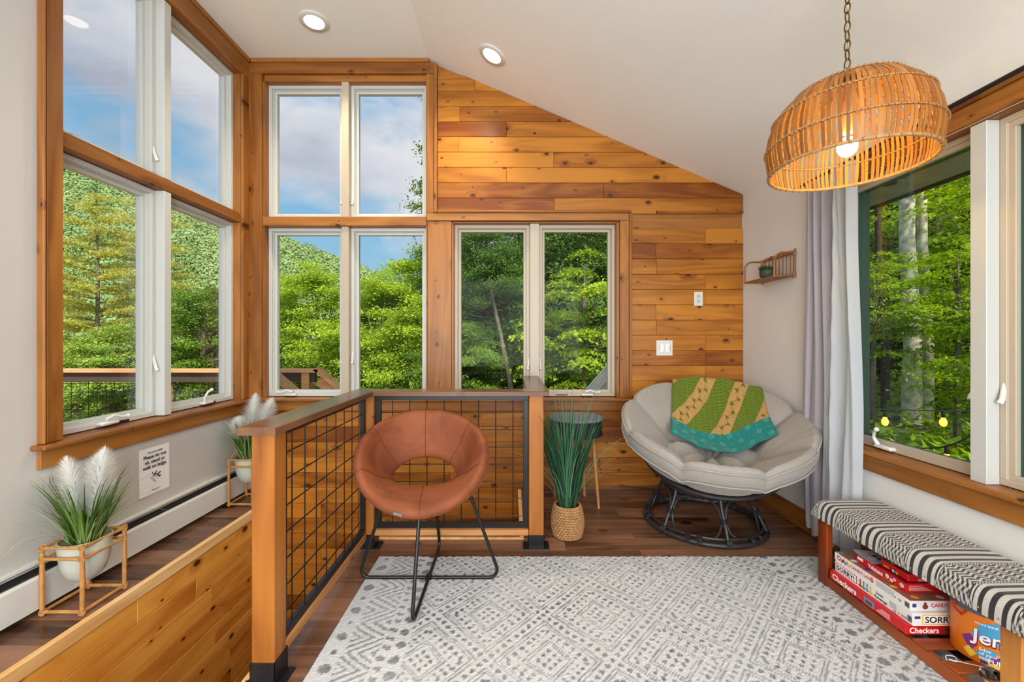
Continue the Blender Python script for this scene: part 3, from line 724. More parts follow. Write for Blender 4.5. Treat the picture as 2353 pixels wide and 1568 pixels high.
for ax in ('x', 'y'):
    P = sled(ax)
    if ax == 'y': P = P[:-1]+[(0, .165, .375)]
    # the two loops cross on the floor, one dipping over the other
    MB().tube(P, .0085, 10).build('leg_loop', BLACK, chair, True)
MB().lathe([(.016, .006), (.018, .012), (.018, .026), (.012, .03), (.0001, .03)], 16).build('cross_joint', BLACK, chair, True)

# ------------------------------------------------------------------ papasan chair with cushion, and throw
CR = .556; RIMC = Vector((1.29, 2.69, .645))
TILT = Matrix.Translation(RIMC) @ Matrix.Rotation(R(-14), 4, 'Z') @ Matrix.Rotation(R(20), 4, 'X')
NT = 8; TA = [2*PI*k/NT+.30 for k in range(NT)]; TR = .46
def adiff(a, b): return (a-b+PI) % (2*PI)-PI
def pap(r, th, flatk=0):
    """top of the cushion in the bowl's own frame"""
    h = -.25*(1-r**2)**1.1
    best = min(TA, key=lambda t_: abs(adiff(th, t_))); da = adiff(th, best)
    dr = abs(math.sin(da))*r*CR
    x, y = r*math.cos(th), r*math.sin(th)
    dt = math.hypot(x-TR*math.cos(best), y-TR*math.sin(best))*CR
    dc = r*CR
    # ring crease joining the tufts, faint
    cr = 1-math.exp(-(dr/.042)**1.1) if r > TR else 1-.75*math.exp(-(dr/.03)**1.1)
    rg = 1-.6*math.exp(-(abs(r-TR)*CR/.035)**1.3)
    tf = 1-math.exp(-(dt/.06)**1.3); cf = 1-math.exp(-(dc/.05)**1.3)
    kk = .2+.45*max(0, (r-TR)/(1-TR)); P = .118*(cr*(1-kk)+kk)*rg*tf*cf
    if flatk: P = .118*flatk
    wr = .0035*math.sin(13*math.atan2(y-TR*math.sin(best), x-TR*math.cos(best))+best*7)*math.exp(-dt/.13)*min(1, dt/.03)
    wr += .0011*math.sin(th*61+3*math.sin(r*9))*min(1, max(0, (r-.7)/.2))
    return h+P+(0 if flatk else wr), cr
def pap_pt(i, nu, j, nr):
    th = 2*PI*i/nu; NTOP, NS, NB = 70, 12, 26
    if j < NTOP:
        r = .004+.94*j/(NTOP-1); h, cr = pap(r, th); return (r*CR*math.cos(th), r*CR*math.sin(th), h)
    hE, cr = pap(.944, th); notch = (1-cr)*.03
    rim_r = CR*(1.0-notch)
    if j < NTOP+NS:
        k = (j-NTOP+1)/NS; a = k*PI*.5
        t1 = min(1, k*2.2); r_ = CR*.944+(rim_r-CR*.944)*math.sin(min(1, k*2)*PI/2)
        z = hE-.02*(1-math.cos(min(1, k*2)*PI/2))-max(0, k-.4)/.6*.09
        r_ += .008*math.sin(PI*max(0, k-.4)/.6)
        return (r_*math.cos(th), r_*math.sin(th), z)
    k = (j-NTOP-NS+1)/NB; r = .985*(1-k)+.002; zr = hE-.11
    base = -.27*(1-r**2)-.06; z = base if k > .15 else zr+(base-zr)*(k/.15)
    return (r*rim_r*math.cos(th), r*rim_r*math.sin(th), z)
CANVAS = cloth_mat('oatmeal_canvas', srgb(152, 146, 138), 0, .25, 220)
DRATT = plain('black_rattan', srgb(44, 42, 42), .45, noise=.3, nscale=80)
pc = thing('papasan_chair', 'papasan chair with a tufted oatmeal cushion on a black rattan base', 'chair', (1.28, 2.78, 0))
nu = 320; nrw = 70+12+26
m = MB().grid(lambda i, j: pap_pt(i, nu, j, nrw), nu, nrw, True).xf(TILT)
cush = m.build('cushion', CANVAS, pc, 2)
def pipe(off, name):
    pts = []
    for i in range(240):
        th = 2*PI*i/240; hE, cr = pap(.944, th); rr = CR*(1-(1-cr)*.03)+.006
        pts.append((rr*math.cos(th), rr*math.sin(th), hE-.025+off))
    MB().tube(pts, .0055, 8, closed=True).xf(TILT).build(name, CANVAS, cush, 2)
pipe(0, 'piping'); pipe(-.085, 'piping')
for a in TA:
    h, _ = pap(TR, a); MB().sphere((TR*CR*math.cos(a), TR*CR*math.sin(a), h+.004), .010, 10, 6, (1, 1, .5)).xf(TILT).build('tuft_button', CANVAS, cush, 2)
# bowl of black rattan under the cushion
bowl = MB().tube([(CR*.76*math.cos(2*PI*k/80), CR*.76*math.sin(2*PI*k/80), -.195) for k in range(80)], .013, 8, closed=True).xf(TILT).build('bowl_rim', DRATT, pc, True)
for k in range(12):
    a = 2*PI*k/12
    MB().tube([(CR*r*math.cos(a), CR*r*math.sin(a), -.27*(1-r**2)-.085) for r in (.76, .73, .7, .55, .4, .25, .1)], .008, 6).xf(TILT).build('bowl_rib', DRATT, pc, True)
BC = (1.275, 2.79); BR, TRr, TZ = .365, .25, .262
def bp_(a, r, z): return (BC[0]+r*math.cos(a), BC[1]+r*math.sin(a), z)
base = MB().tube([bp_(2*PI*k/72, BR, .017) for k in range(72)], .0165, 10, closed=True).build('base_ring', DRATT, pc, True)
MB().tube([bp_(2*PI*k/72, BR-.02, .045) for k in range(72)], .009, 8, closed=True).build('base_ring', DRATT, pc, True)
MB().tube([bp_(2*PI*k/72, TRr, TZ) for k in range(72)], .014, 10, closed=True).build('top_ring', DRATT, pc, True)
MB().tube([bp_(2*PI*k/72, TRr-.01, TZ-.035) for k in range(72)], .008, 8, closed=True).build('top_ring', DRATT, pc, True)
def wrap(p, d, r, mat=DRATT, name='binding', par=None):
    p = Vector(p); d = Vector(d).normalized(); e = d.orthogonal().normalized(); f = d.cross(e); m = MB()
    pts = [p+d*(-.017+.034*k/40)+(e*math.cos(k*.78)+f*math.sin(k*.78))*r for k in range(41)]
    return m.tube(pts, .0022, 5).build(name, mat, par or pc, True)
for k in range(6):
    a = 2*PI*k/6+.48
    lg = MB().tube([bp_(a, BR, .02), bp_(a, BR-.035, .10), bp_(a, TRr+.025, .19), bp_(a, TRr, TZ)], .0115, 8).build('leg', DRATT, pc, True)
    for s_ in (-1, 1):
        pts = []
        for j in range(17):
            t_ = j/16; aa = a+s_*(.07+.34*(1-math.sin(t_*PI*.5)) if t_ < .5 else .07+.34*(1-math.sin((1-t_)*PI*.5)) )
            z = .045+(TZ-.08)*t_
            # an S that leaves the base ring sideways, hugs the leg at mid height and opens again under the top ring
            hug = abs(2*t_-1)**2.2; aa = a+s_*(.05+.30*hug); rr = BR-.02+(TRr-BR+.02)*t_
            pts.append(bp_(aa, rr, .035+(TZ-.055)*(1-(1-math.sin(PI*(t_-.5)))/2)))
        MB().tube(pts, .0065, 7).build('curved_cane', DRATT, lg, True)
    wrap(bp_(a, (BR+TRr)/2-.005, .135), (0, 0, 1), .024, par=lg)
    for q_ in (-.36, .36, 0):
        aa = a+q_*1.2; wrap(bp_(aa, BR-.006, .028), (-math.sin(aa), math.cos(aa), 0), .024, par=base)
# throw over the back of the cushion
def attr_mat(name, rough=.9, bump=.2, bs=150, tr=0, attr='tint', sheen=.2):
    m, nt, b = newmat(name); L = nt.links.new
    a = N(nt, 'ShaderNodeAttribute'); a.attribute_name = attr; t = N(nt, 'ShaderNodeTexCoord'); n = N(nt, 'ShaderNodeTexNoise'); n.inputs['Scale'].default_value = bs; n.inputs['Detail'].default_value = 3
    L(t.outputs['Object'], n.inputs['Vector']); c = mixc(nt, 1.0, a.outputs['Color'], ramp(nt, n.outputs[0], [(.3, .82), (.7, 1.12)]), 'MULTIPLY'); L(c, b.inputs['Base Color'])
    b.inputs['Roughness'].default_value = rough; b.inputs['Sheen Weight'].default_value = sheen
    bp = N(nt, 'ShaderNodeBump'); bp.inputs['Strength'].default_value = bump; bp.inputs['Distance'].default_value = .003; L(n.outputs[0], bp.inputs['Height']); L(bp.outputs[0], b.inputs['Normal'])
    return m
def set_tint(o, cols, name='tint'):
    a = o.data.color_attributes.new(name, 'FLOAT_COLOR', 'POINT'); arr = np.ones((len(o.data.vertices), 4), np.float32); arr[:, :3] = np.asarray(cols, np.float32).reshape(-1, 3)[:len(arr)]
    a.data.foreach_set('color', arr.ravel())
GA, GB_, TAN, TEAL, TEALL = map(np.array, (srgb(84, 104, 14), srgb(120, 140, 24), srgb(176, 138, 76), srgb(0, 118, 112), srgb(60, 160, 150)))
NUB, NVB = 200, 190; cols = []
def throw_pt(i, j):
    u = i/(NUB-1); v = j/(NVB-1)                     # u across, v from the hem in the bowl to behind the back
    a_, b_ = -.265+.56*u+.06*(1-v)*(u-.5), -.02+v*.62
    a_ += -.04*(1-v)+.09; b_ += -.10*math.sin(PI*u)**2*(1-v)+.05*(1-u)*(1-v)
    rr = math.hypot(a_, b_)/CR; th = math.atan2(b_, a_)
    if rr < .95: h, _ = pap(rr, th, .93); x, y = a_, b_
    else:
        ov = (rr-.95)*CR; h, _ = pap(.95, th, .93); an = min(PI/2, ov/.05*PI/2); k = (.95*CR+.045*math.sin(an)) ; h -= .045*(1-math.cos(an))+max(0, ov-.05)
        x, y = k*math.cos(th), k*math.sin(th)
    h += .014+.004*math.sin(u*17+v*4)+.005*math.sin(v*13+u*6)+.0035*math.sin(u*40+v*9)
    s_, t_ = a_, v*.62
    st = ((u*.60-v*.62*.62+.02) / .27) % 1.0
    if v < .285:
        c = TEAL.copy(); fx, fy = (u*11) % 1-.5, (v*10) % 1-.5; d = math.hypot(fx, fy)
        if abs(d-.22) < .05 and (int(u*11)+int(v*10)) % 2 == 0 or d < .07: c = TEALL
        if j % 7 == 0 and i % 3: c = c*1.25
    elif st < .56:
        c = GA*(.85+.3*((i//3+j//4) % 2)); c = GB_ if (j % 6 == 0 and i % 4 < 3) or ((i % 12 == 0) and (j % 9) < 4) else c
        c = c*(.92 if st < .02 or st > .54 else 1)
    else:
        c = TAN.copy(); k = (st-.56)/.44; w_ = (u*.62+v*.62)*17; fx = (w_ % 1)-.5; fy = (k-.5-.16*math.sin(w_*2*PI*.5))*1.4
        if abs(fy+.05) < .035: c = np.array(srgb(138, 74, 30))
        lobes = .20+.07*math.cos(3*math.atan2(fy, fx)+w_//1*2); d = math.hypot(fx, fy)
        if d < lobes: c = np.array(srgb(58, 78, 20)) if d > lobes-.06 or d < .05 else np.array(srgb(86, 110, 34))
        if abs(st-.57) < .012 or st > .985: c = TAN*.75
    if i in (0, 1, NUB-1, NUB-2): c = c*.8
    cols.append(c)
    return (x, y, h)
m = MB().grid(throw_pt, NUB, NVB).xf(TILT)
thr = m.build('throw_blanket', attr_mat('kantha_cotton', .95, .35, 90), None, 2)
set_tint(thr, cols); tag(thr, 'green, tan and teal quilted throw with clover print over the papasan cushion', 'blanket')
sf = thr.modifiers.new('thickness', 'SOLIDIFY'); sf.thickness = .006; sf.offset = 1

# ------------------------------------------------------------------ round side table
TW = wood('beech_leg', srgb(206, 150, 84), srgb(170, 112, 56), axis=2, knots=0, vary=.05)
NAVY = plain('charcoal_lacquer', srgb(34, 38, 46), .28)
tb = thing('side_table', 'round charcoal drum side table on splayed wooden legs behind the tall grass', 'table', (.475, 3.10, 0))
MB().lathe([(.0001, .648), (.196, .648), (.2, .644), (.2, .634), (.196, .632)], 56, (.475, 3.10, 0)).build('tabletop', plain('grey_blue_top', srgb(120, 132, 148), .22), tb, True)
MB().lathe([(.196, .632), (.190, .628), (.190, .53), (.196, .528), (.196, .522), (.0001, .522)], 56, (.475, 3.10, 0)).build('drum', NAVY, tb, True)
for k in range(4):
    a = PI/4+k*PI/2+.25; MB().tube([(.475+.13*math.cos(a), 3.10+.13*math.sin(a), .522), (.475+.175*math.cos(a), 3.10+.175*math.sin(a), .0)], [.016, .010], 10).build('leg', TW, tb, True)

# ------------------------------------------------------------------ grasses
def leafmat(name, c1, c2, tr=.25, rough=.5):
    m, nt, b = newmat(name); L = nt.links.new
    g = N(nt, 'ShaderNodeAttribute'); g.attribute_name = 'tint'
    c = mixc(nt, g.outputs['Fac'], c1, c2); L(c, b.inputs['Base Color']); b.inputs['Roughness'].default_value = rough; b.inputs['Specular IOR Level'].default_value = .3
    if tr:
        tl = N(nt, 'ShaderNodeBsdfTranslucent'); L(c, tl.inputs[0]); mx = N(nt, 'ShaderNodeMixShader'); mx.inputs[0].default_value = tr
        L(b.outputs[0], mx.inputs[1]); L(tl.outputs[0], mx.inputs[2]); L(mx.outputs[0], nt.nodes['Material Output'].inputs[0])
    return m
def blades(n, r0, hgt, spread, wd, seed, bend=.5, seg=7, center=(0, 0, 0)):
    rg = random.Random(seed); m = MB(); tint = []
    for _ in range(n):
        a = rg.uniform(0, 2*PI); rr = r0*math.sqrt(rg.random()); L_ = hgt*rg.uniform(.55, 1.08); sp = spread*rg.uniform(.25, 1)**.8
        az = a+rg.uniform(-.5, .5); bd = bend*rg.uniform(.3, 1.3); p = Vector((center[0]+rr*math.cos(a), center[1]+rr*math.sin(a), center[2])); tl = rg.random()
        el = PI/2-sp*.6; w0 = wd*rg.uniform(.6, 1.2); tw = rg.uniform(-.6, .6); pts = []
        for k in range(seg+1):
            t_ = k/seg; d = Vector((math.cos(az)*math.cos(el), math.sin(az)*math.cos(el), math.sin(el)))
            side = Vector((-math.sin(az+tw), math.cos(az+tw), 0)); ww = w0*(1-t_**2.2)+.0004
            pts.append((p-side*ww, p+Vector((0, 0, -ww*.35)), p+side*ww)); p = p+d*(L_/seg); el -= bd*(.4+1.6*t_)/seg*1.6
        vs = [q for tr_ in pts for q in tr_]; fs = []
        for k in range(seg):
            for c_ in (0, 1): fs.append((k*3+c_, k*3+c_+1, (k+1)*3+c_+1, (k+1)*3+c_))
        m.add(vs, fs); tint += [tl]*len(vs)
    return m, tint
def tint1(o, t_): set_tint(o, np.repeat(np.array(t_)[:, None], 3, 1))
# tall grass in a woven basket
bk = thing('potted_grass', 'tall dark green artificial grass in a round woven basket beside the right railing post', 'plant', (.345, 2.60, 0), local=True)
BASK = plain('water_hyacinth', srgb(178, 132, 84), .75, noise=.35, nscale=50, bump=.4)
MB().lathe([(.0001, .004), (.072, .004), (.088, .05), (.092, .10), (.086, .16), (.078, .197), (.072, .197), (.08, .15), (.082, .1)], 32).build('basket', BASK, bk, True)
wv = MB()
for ri in range(13):
    z = .012+ri*.0148; r = .074+.0175*math.sin(min(1, (z+.01)/.2)*PI)
    n = 30
    for k in range(n):
        a = 2*PI*(k+.5*(ri % 2))/n; e = 2*PI/n*.62
        pts = [((r+.004+.0035*math.cos(q*PI/2))*math.cos(a+q*e), (r+.004+.0035*math.cos(q*PI/2))*math.sin(a+q*e), z+q*.004) for q in (-1, -.5, 0, .5, 1)]
        wv.tube(pts, [.002, .0062, .0072, .0062, .002], 6)
o = wv.build('woven_strands', BASK, bk, True); o['kind'] = 'stuff'
MB().lathe([(.0001, .185), (.075, .185)], 24).build('filling', BLACKR, bk)
GR1 = leafmat('dark_grass', srgb(28, 72, 50), srgb(84, 132, 96))
m, tt = blades(260, .05, .70, .42, .0050, 11, .32, center=(0, 0, .18)); o = m.build('grass_blades', GR1, bk, 2); tint1(o, tt); o['kind'] = 'stuff'
m, tt = blades(26, .045, .62, 1.0, .0036, 15, .75, center=(0, 0, .18)); o = m.build('arching_blades', leafmat('pale_grass', srgb(90, 126, 92), srgb(170, 190, 160)), bk, 2); tint1(o, tt); o['kind'] = 'stuff'
# rattan cube stands with white bowls of grass and plumes
CANE = plain('natural_rattan', srgb(196, 140, 78), .42, noise=.3, nscale=30)
POTW = plain('sage_white_ceramic', srgb(196, 200, 186), .3)
def plume(par, base, tip, n, seed, wide):
    rg = random.Random(seed); m = MB(); base, tip = Vector(base), Vector(tip); ax = (tip-base); L_ = ax.length; ax.normalize(); e = ax.orthogonal().normalized(); f = ax.cross(e)
    for _ in range(n):
        t_ = rg.random()**.9; p = base+ax*L_*t_; a = rg.uniform(0, 2*PI); w_ = wide*(math.sin(PI*min(1, t_*.93+.10))**.6)*rg.uniform(.5, 1.1)
        d = (e*math.cos(a)+f*math.sin(a))*w_+ax*(.035+.05*t_); s_ = ax.cross(d).normalized()*.0008
        q = p+d*.55+ax*.004; r_ = p+d+Vector((0, 0, -.006))
        m.add([p-s_, p+s_, q+s_*.8, q-s_*.8, r_], [(0, 1, 2, 3), (3, 2, 4)])
    return m.build('plume', PLM, par)
PLM = cloth_mat('white_plume', srgb(250, 250, 246), .4, 0)
GR2 = leafmat('fresh_grass', srgb(44, 84, 22), srgb(124, 156, 70)); GR3 = leafmat('fine_grass', srgb(120, 150, 80), srgb(196, 208, 160))
def cane_stand(name_p, label_p, label_s, cx, cy, w_, d_, h_, plumes, seed, s=1.0, rz=0):
    st = thing('rattan_stand', label_s, 'plant stand', (cx, cy, 0), 'rattan cube plant stands', local=True, rz=rz)
    X, Y = w_/2, d_/2; r = .0085
    for sx in (-1, 1):
        for sy in (-1, 1): MB().tube([(sx*X, sy*Y, .004), (sx*X*1.02, sy*Y, h_*.5), (sx*X, sy*Y, h_)], [r, r*1.1, r], 9).build('leg', CANE, st, True)
    for z in (.018, h_-.055, h_-.006):
        for sy in (-1, 1): MB().tube([(-X, sy*Y, z), (0, sy*Y, z+.001), (X, sy*Y, z)], r*.85, 8).build('crossbar', CANE, st, True)
        for sx in (-1, 1): MB().tube([(sx*X, -Y, z), (sx*X, 0, z+.001), (sx*X, Y, z)], r*.85, 8).build('crossbar', CANE, st, True)
        for sx in (-1, 1):
            for sy in (-1, 1):
                m = MB()
                for k in range(5): m.tube([(sx*(X+.0*k)+.0115*math.cos(a), sy*Y+.0115*math.sin(a), z+.006*math.sin(a*2+k)+(k-2)*.0035) for a in [2*PI*q/10 for q in range(10)]], .0021, 5, closed=True)
                m.build('binding', CANE, st, True)
    pl = thing('potted_grass', label_p, 'plant', (cx, cy, h_-.19), 'potted grasses with white plumes', local=True, rz=rz)
    R_ = .092*s; Hh = .185
    MB().lathe([(.0001, .0), (.04*s, .0), (.07*s, .03), (R_*.93, .08), (R_, .14), (R_*1.03, Hh), (R_*.98, Hh+.002), (R_*.93, .14), (.0001, .13)], 40).build('bowl', POTW, pl, True)
    cl = lambda q: setattr(q, 'v', [(max(v[0], XL+.012-cx), min(v[1], YB-.04-cy), v[2]) for v in q.v])
    m, tt = blades(120, .05*s, .36, .55, .0058, seed, .35, center=(0, 0, .14)); cl(m); o = m.build('grass_blades', GR2, pl, 2); tint1(o, tt); o['kind'] = 'stuff'
    m, tt = blades(70, .05*s, .40, 1.05, .0022, seed+1, .9, center=(0, 0, .14)); cl(m); o = m.build('fine_blades', GR3, pl, 2); tint1(o, tt); o['kind'] = 'stuff'
    for i, (a, b_) in enumerate(plumes): plume(pl, a, b_, 2600, seed+i, .098)
cane_stand('', 'large-leafed grass with two white plumes in a pale bowl, in the near rattan stand', 'near rattan cube stand on the ledge, holding the larger bowl of grass', -1.981, 1.94, .175, .20, .305,
    [((-.03, .0, .29), (-.075, .0, .50)), ((.03, -.0, .27), (.06, .02, .54)), ((.0, .03, .30), (.0, .06, .50))], 31)
cane_stand('', 'grass with white plumes in a bowl in the far corner, half hidden by the railing cap', 'rattan cube stand in the far corner of the ledge, mostly behind the railing post', -1.975, 3.14, .17, .20, .345,
    [((-.04, .0, .30), (-.03, -.06, .44)), ((.0, .0, .33), (.04, .0, .60)), ((.05, 0, .33), (.15, .0, .57))], 57)

# ------------------------------------------------------------------ wall shelf with small plant
sh = thing('wall_shelf', 'small rattan wall shelf with arched ends and spindle back on the right wall', 'shelf', (XR, 2.94, 1.64))
RB = plain('brown_rattan', srgb(150, 98, 48), .45, noise=.35, nscale=62)
x0, x1, y0, y1, z0 = XR-.145, XR-.012, 2.765, 3.115, 1.645
for k in range(5):
    xx = x0+.008+k*.0275; rbox(MB(), xx, xx+.024, y0, y1, z0-.006, z0+.002, .001).build('slat', RB, sh)
for y_ in (y0, y1):
    MB().tube([(x1, y_, z0-.004), (x0, y_, z0-.004)], .007, 8).build('end_bar', RB, sh, True)
    hh = .15
    MB().tube([(x0, y_, z0-.01)]+[(x0+.06-.06*math.cos(a), y_, z0+.09+.06*math.sin(a)) for a in [PI/2*k/7 for k in range(8)]]+[(x1, y_, z0+hh)], .0065, 8).build('arch', RB, sh, True)
    MB().tube([(x1, y_, z0-.012), (x1, y_, z0+.155)], .007, 8).build('upright', RB, sh, True)
    for z_ in (z0, z0+.15): wrap((x1, y_, z_), (0, 0, 1), .010, CANE, par=sh)
MB().tube([(x0, y0, z0-.005), (x0, y1, z0-.005)], .006, 8).build('front_bar', RB, sh, True); MB().tube([(x1, y0, z0+.15), (x1, y1, z0+.15)], .006, 8).build('back_bar', RB, sh, True)
for k in range(1, 9):
    yy = y0+(y1-y0)*k/9; MB().tube([(x1, yy, z0), (x1, yy+.0, z0+.15)], .004, 6).build('spindle', RB, sh, True)
for k in range(6):
    yy = y0+.045+(y1-y0-.05)*k/6; MB().tube([(x1-.001, yy+.026*math.cos(a), z0+.15+.016*math.sin(a)) for a in [PI*q/8 for q in range(9)]], .004, 6).build('loop_trim', RB, sh, True)
for yy in (y0+.002, 3.02): MB().tube([(XR-.001, yy, z0+.175), (XR-.012, yy, z0+.17), (XR-.014, yy, z0+.145)], .003, 6).build('hook', BLACK, sh, True)
pp = thing('potted_plant', 'small tufty green plant in a dark grey pot on the rattan wall shelf', 'plant', (1.80, 2.955, z0+.0025), local=True)
MB().lathe([(.0001, 0), (.026, 0), (.042, .018), (.046, .045), (.042, .058), (.038, .056), (.038, .048), (.0001, .048)], 28).build('pot', plain('dark_grey_pot', srgb(62, 68, 64), .6), pp, True)
m, tt = blades(380, .036, .05, 1.0, .0024, 77, .3, 3, center=(0, 0, .046)); o = m.build('tuft', leafmat('tuft_green', srgb(20, 58, 18), srgb(74, 124, 48)), pp, 2); tint1(o, tt); o['kind'] = 'stuff'

# ------------------------------------------------------------------ outlet, switch, sign
FONT = None
def text(body, size, mat, par, org, xd, yd, name='lettering', bold=0, align='LEFT', ext=.0003, shear=0, sx=1, bend=None, space=1):
    cu_ = bpy.data.curves.new('t', 'FONT'); cu_.body = body; cu_.size = size; cu_.offset = bold*size; cu_.align_x = align; cu_.extrude = ext; cu_.shear = shear; cu_.space_character = space; cu_.resolution_u = 4; cu_.space_line = .9
    o_ = bpy.data.objects.new('t', cu_); me = bpy.data.meshes.new_from_object(o_); bpy.data.objects.remove(o_); bpy.data.curves.remove(cu_)
    xd, yd = Vector(xd).normalized(), Vector(yd).normalized(); zd = xd.cross(yd); M = Matrix((xd, yd, zd)).transposed().to_4x4()
    m = MB(); m.v = [(v.co.x*sx, v.co.y, v.co.z) for v in me.vertices]; m.f = [tuple(p.vertices) for p in me.polygons]
    if bend: m.v = [tuple(bend(v)) for v in m.v]
    else: m.xf(Matrix.Translation(Vector(org)) @ M)
    bpy.data.meshes.remove(me)
    return m.build(name, mat, par)
INK = plain('black_ink', srgb(24, 24, 26), .6); GREYINK = plain('grey_ink', srgb(110, 110, 112), .6)
ot = thing('power_outlet', 'white two-socket power outlet on the pine wall, above the light switches', 'outlet', (1.512, YB, 1.55))
ox, oz = px2x(1605), H+(780-687)/282.8
rbox(MB(), ox-.0355, ox+.0355, YB-.006, YB-.0005, oz-.057, oz+.057, .002).build('plate', WHITE, ot)
for s_ in (-1, 1):
    m = MB().lathe([(.0001, .0), (.0165, .0), (.0165, .002), (.0001, .0025)], 24).xf(Matrix.Translation((ox, YB-.0062, oz+s_*.0195)) @ Matrix.Rotation(R(90), 4, 'X')).build('socket', VINYL, ot, True)
    for d_ in (-.006, .006): rbox(MB(), ox+d_-.001, ox+d_+.001, YB-.0095, YB-.0088, oz+s_*.0195-.001, oz+s_*.0195+.007, 0).build('slot', INK, m)
    MB().sphere((ox, YB-.0088, oz+s_*.0195-.007), .002, 8, 6).build('slot', INK, m)
sw = thing('light_switch', 'white double rocker light switch on the pine wall, below the power outlet', 'switch', (px2x(1527), YB, 1.15))
ox, oz = px2x(1527), H+(780-800)/282.8
rbox(MB(), ox-.066, ox+.066, YB-.006, YB-.0005, oz-.062, oz+.062, .002).build('plate', WHITE, sw)
for d_ in (-.023, .023):
    rbox(MB(), ox+d_-.0165, ox+d_+.0165, YB-.0105, YB-.0065, oz-.033, oz+.033, .0015).build('rocker', plain('rocker_white', srgb(246, 245, 242), .25), sw)
for d_, tx in ((-.0475, 'Stair Light'), (.0475, 'Ceiling Light')): text(tx, .0085, INK, sw, (ox+d_+(.004 if d_ > 0 else -.004)*-1, YB-.0068, oz+.022), (0, 0, -1), (1, 0, 0))
sg = thing('paper_sign', 'white paper safety notice taped to the left wall below the window', 'sign', (XL, 2.505, .30))
sy, sz = 2.40, .577
m = MB().grid(lambda i, j: (XL+.0015+.0012*math.sin(i*.7)*(j/8)+.0022*(j/8)**2, sy+.212*i/8, sz-.278*j/8), 9, 9); m.build('sheet', plain('white_paper', srgb(240, 240, 240), .8), sg, 2)
TX, TY_ = (0, 1, 0), (0, 0, 1)
def st_(tx, dz, size, **k): return text(tx, size, INK, sg, (XL+.0048, sy+.106, sz-dz), TX, TY_, align='CENTER', **k)
st_('For your safety', .032, .017, shear=.4); st_('Please do not', .062, .029, bold=.012); st_('sit, stand or', .092, .029, bold=.012); st_('walk on ledge.', .122, .029, bold=.012)
st_('Thank you!', .258, .012, shear=.3)
# falling figure over a flight of steps
m = MB()
def bar(y0_, z0_, y1_, z1_, w_=.003):
    m.tube([(XL+.0052, sy+y0_, sz-z0_), (XL+.0052, sy+y1_, sz-z1_)], w_, 6, flat=.25)
for k in range(3): bar(.068+.014*k, .175+.014*k, .082+.014*k, .175+.014*k, .0012); bar(.082+.014*k, .175+.014*k, .082+.014*k, .189+.014*k, .0012)
m.build('steps_drawing', INK, sg)
m = MB(); bar(.098, .160, .122, .172, .0075); bar(.122, .172, .142, .160, .005); bar(.122, .174, .136, .188, .005); bar(.136, .188, .144, .182, .004); bar(.105, .160, .118, .148, .004); bar(.102, .164, .088, .176, .0035)
m.add(*(lambda q: (q.v, q.f))(MB().sphere((XL+.0052, sy+.088, sz-.153), .0075, 10, 8, (.25, 1, 1)))); m.build('falling_figure', INK, sg)
# ------------------------------------------------------------------ rug
RX0, RX1, RY1_, RY0_ = -.745, 1.70, 2.333, -.3
def rug_tint(x, y):
    rs = np.random.RandomState(3); w1 = .010*np.sin(x*23+y*9)+.006*np.sin(y*41); x = x+w1*.4; y = y+w1*.4
    p = (x-.139)/.48+(y-2.095)/.52; q = (x-.139)/.48-(y-2.095)/.52
    fp, fq = p-np.round(p), q-np.round(q); d = np.maximum(abs(fp), abs(fq)); t = np.minimum(abs(fp), abs(fq))
    g = np.zeros_like(x)
    for L_, wd in ((.425, .011), (.385, .008), (.20, .010), (.165, .007)): g = np.maximum(g, (abs(d-L_) < wd)*.8)
    def dots(d0, sp, r):
        tt = t-np.round(t/sp)*sp; return (np.hypot(d-d0, tt) < r)*1.0
    g = np.maximum(g, dots(.5, .10, .030)); g = np.maximum(g, dots(.325, .095, .027)); g = np.maximum(g, dots(.26, .095, .020)*.8)
    a, b = fp-np.round(fp/.085)*.085, fq-np.round(fq/.085)*.085; g = np.maximum(g, ((np.hypot(a, b) < .026) & (d < .135))*1.0)
    for e in (x-RX0, RX1-x):
        inb = e < .33
        T = abs(((y/.17) % 1)-.5)*2; ge = np.zeros_like(x)
        sy = y-np.round(y/.085)*.085; big = (np.round(y/.085) % 2 == 0)
        ge = np.maximum(ge, (np.hypot(e-.052, sy) < np.where(big, .024, .012))*1.0)
        f = (e-.095)/.13-T; ge = np.maximum(ge, ((e > .09) & (e < .225) & (np.sin(f*2*PI*2.6) > .35))*.85)
        sy2 = (y+.25*e)-np.round((y+.25*e)/.05)*.05; ge = np.maximum(ge, ((abs(sy2) < .010) & (e > .235) & (e < .265))*.9)
        sy3 = y-np.round(y/.075)*.075; ge = np.maximum(ge, (np.hypot((e-.30), sy3) < .020)*.95)
        ge = ge*(e > .02); g = np.where(inb, ge, g)
    nz = rs.rand(*x.shape)
    cl = .5+.5*np.sin(x*7.3+np.sin(y*5)*2)*np.cos(y*6.1+np.sin(x*4)*2)
    g = g*(.42+.35*cl+.35*nz); g = np.clip(g, 0, 1)
    base = np.array(srgb(200, 201, 202)); dark = np.array(srgb(70, 72, 79))
    c = base*(1-g[..., None])+dark*g[..., None]
    return c*(.90+.14*rs.rand(*x.shape))[..., None], g
xs = np.linspace(RX0, RX1, 350); ys = np.linspace(RY0_, RY1_, 376); Xg, Yg = np.meshgrid(xs, ys, indexing='ij')
cR, gR = rug_tint(Xg, Yg); rs_ = np.random.RandomState(5); Zg = .0095-.0022*gR+.0018*rs_.rand(*Xg.shape)
Zg[0, :] = Zg[-1, :] = .0008; Zg[:, 0] = Zg[:, -1] = .0008
Xg = Xg+(rs_.rand(*Xg.shape)-.5)*.002; Yg = Yg+(rs_.rand(*Xg.shape)-.5)*.002
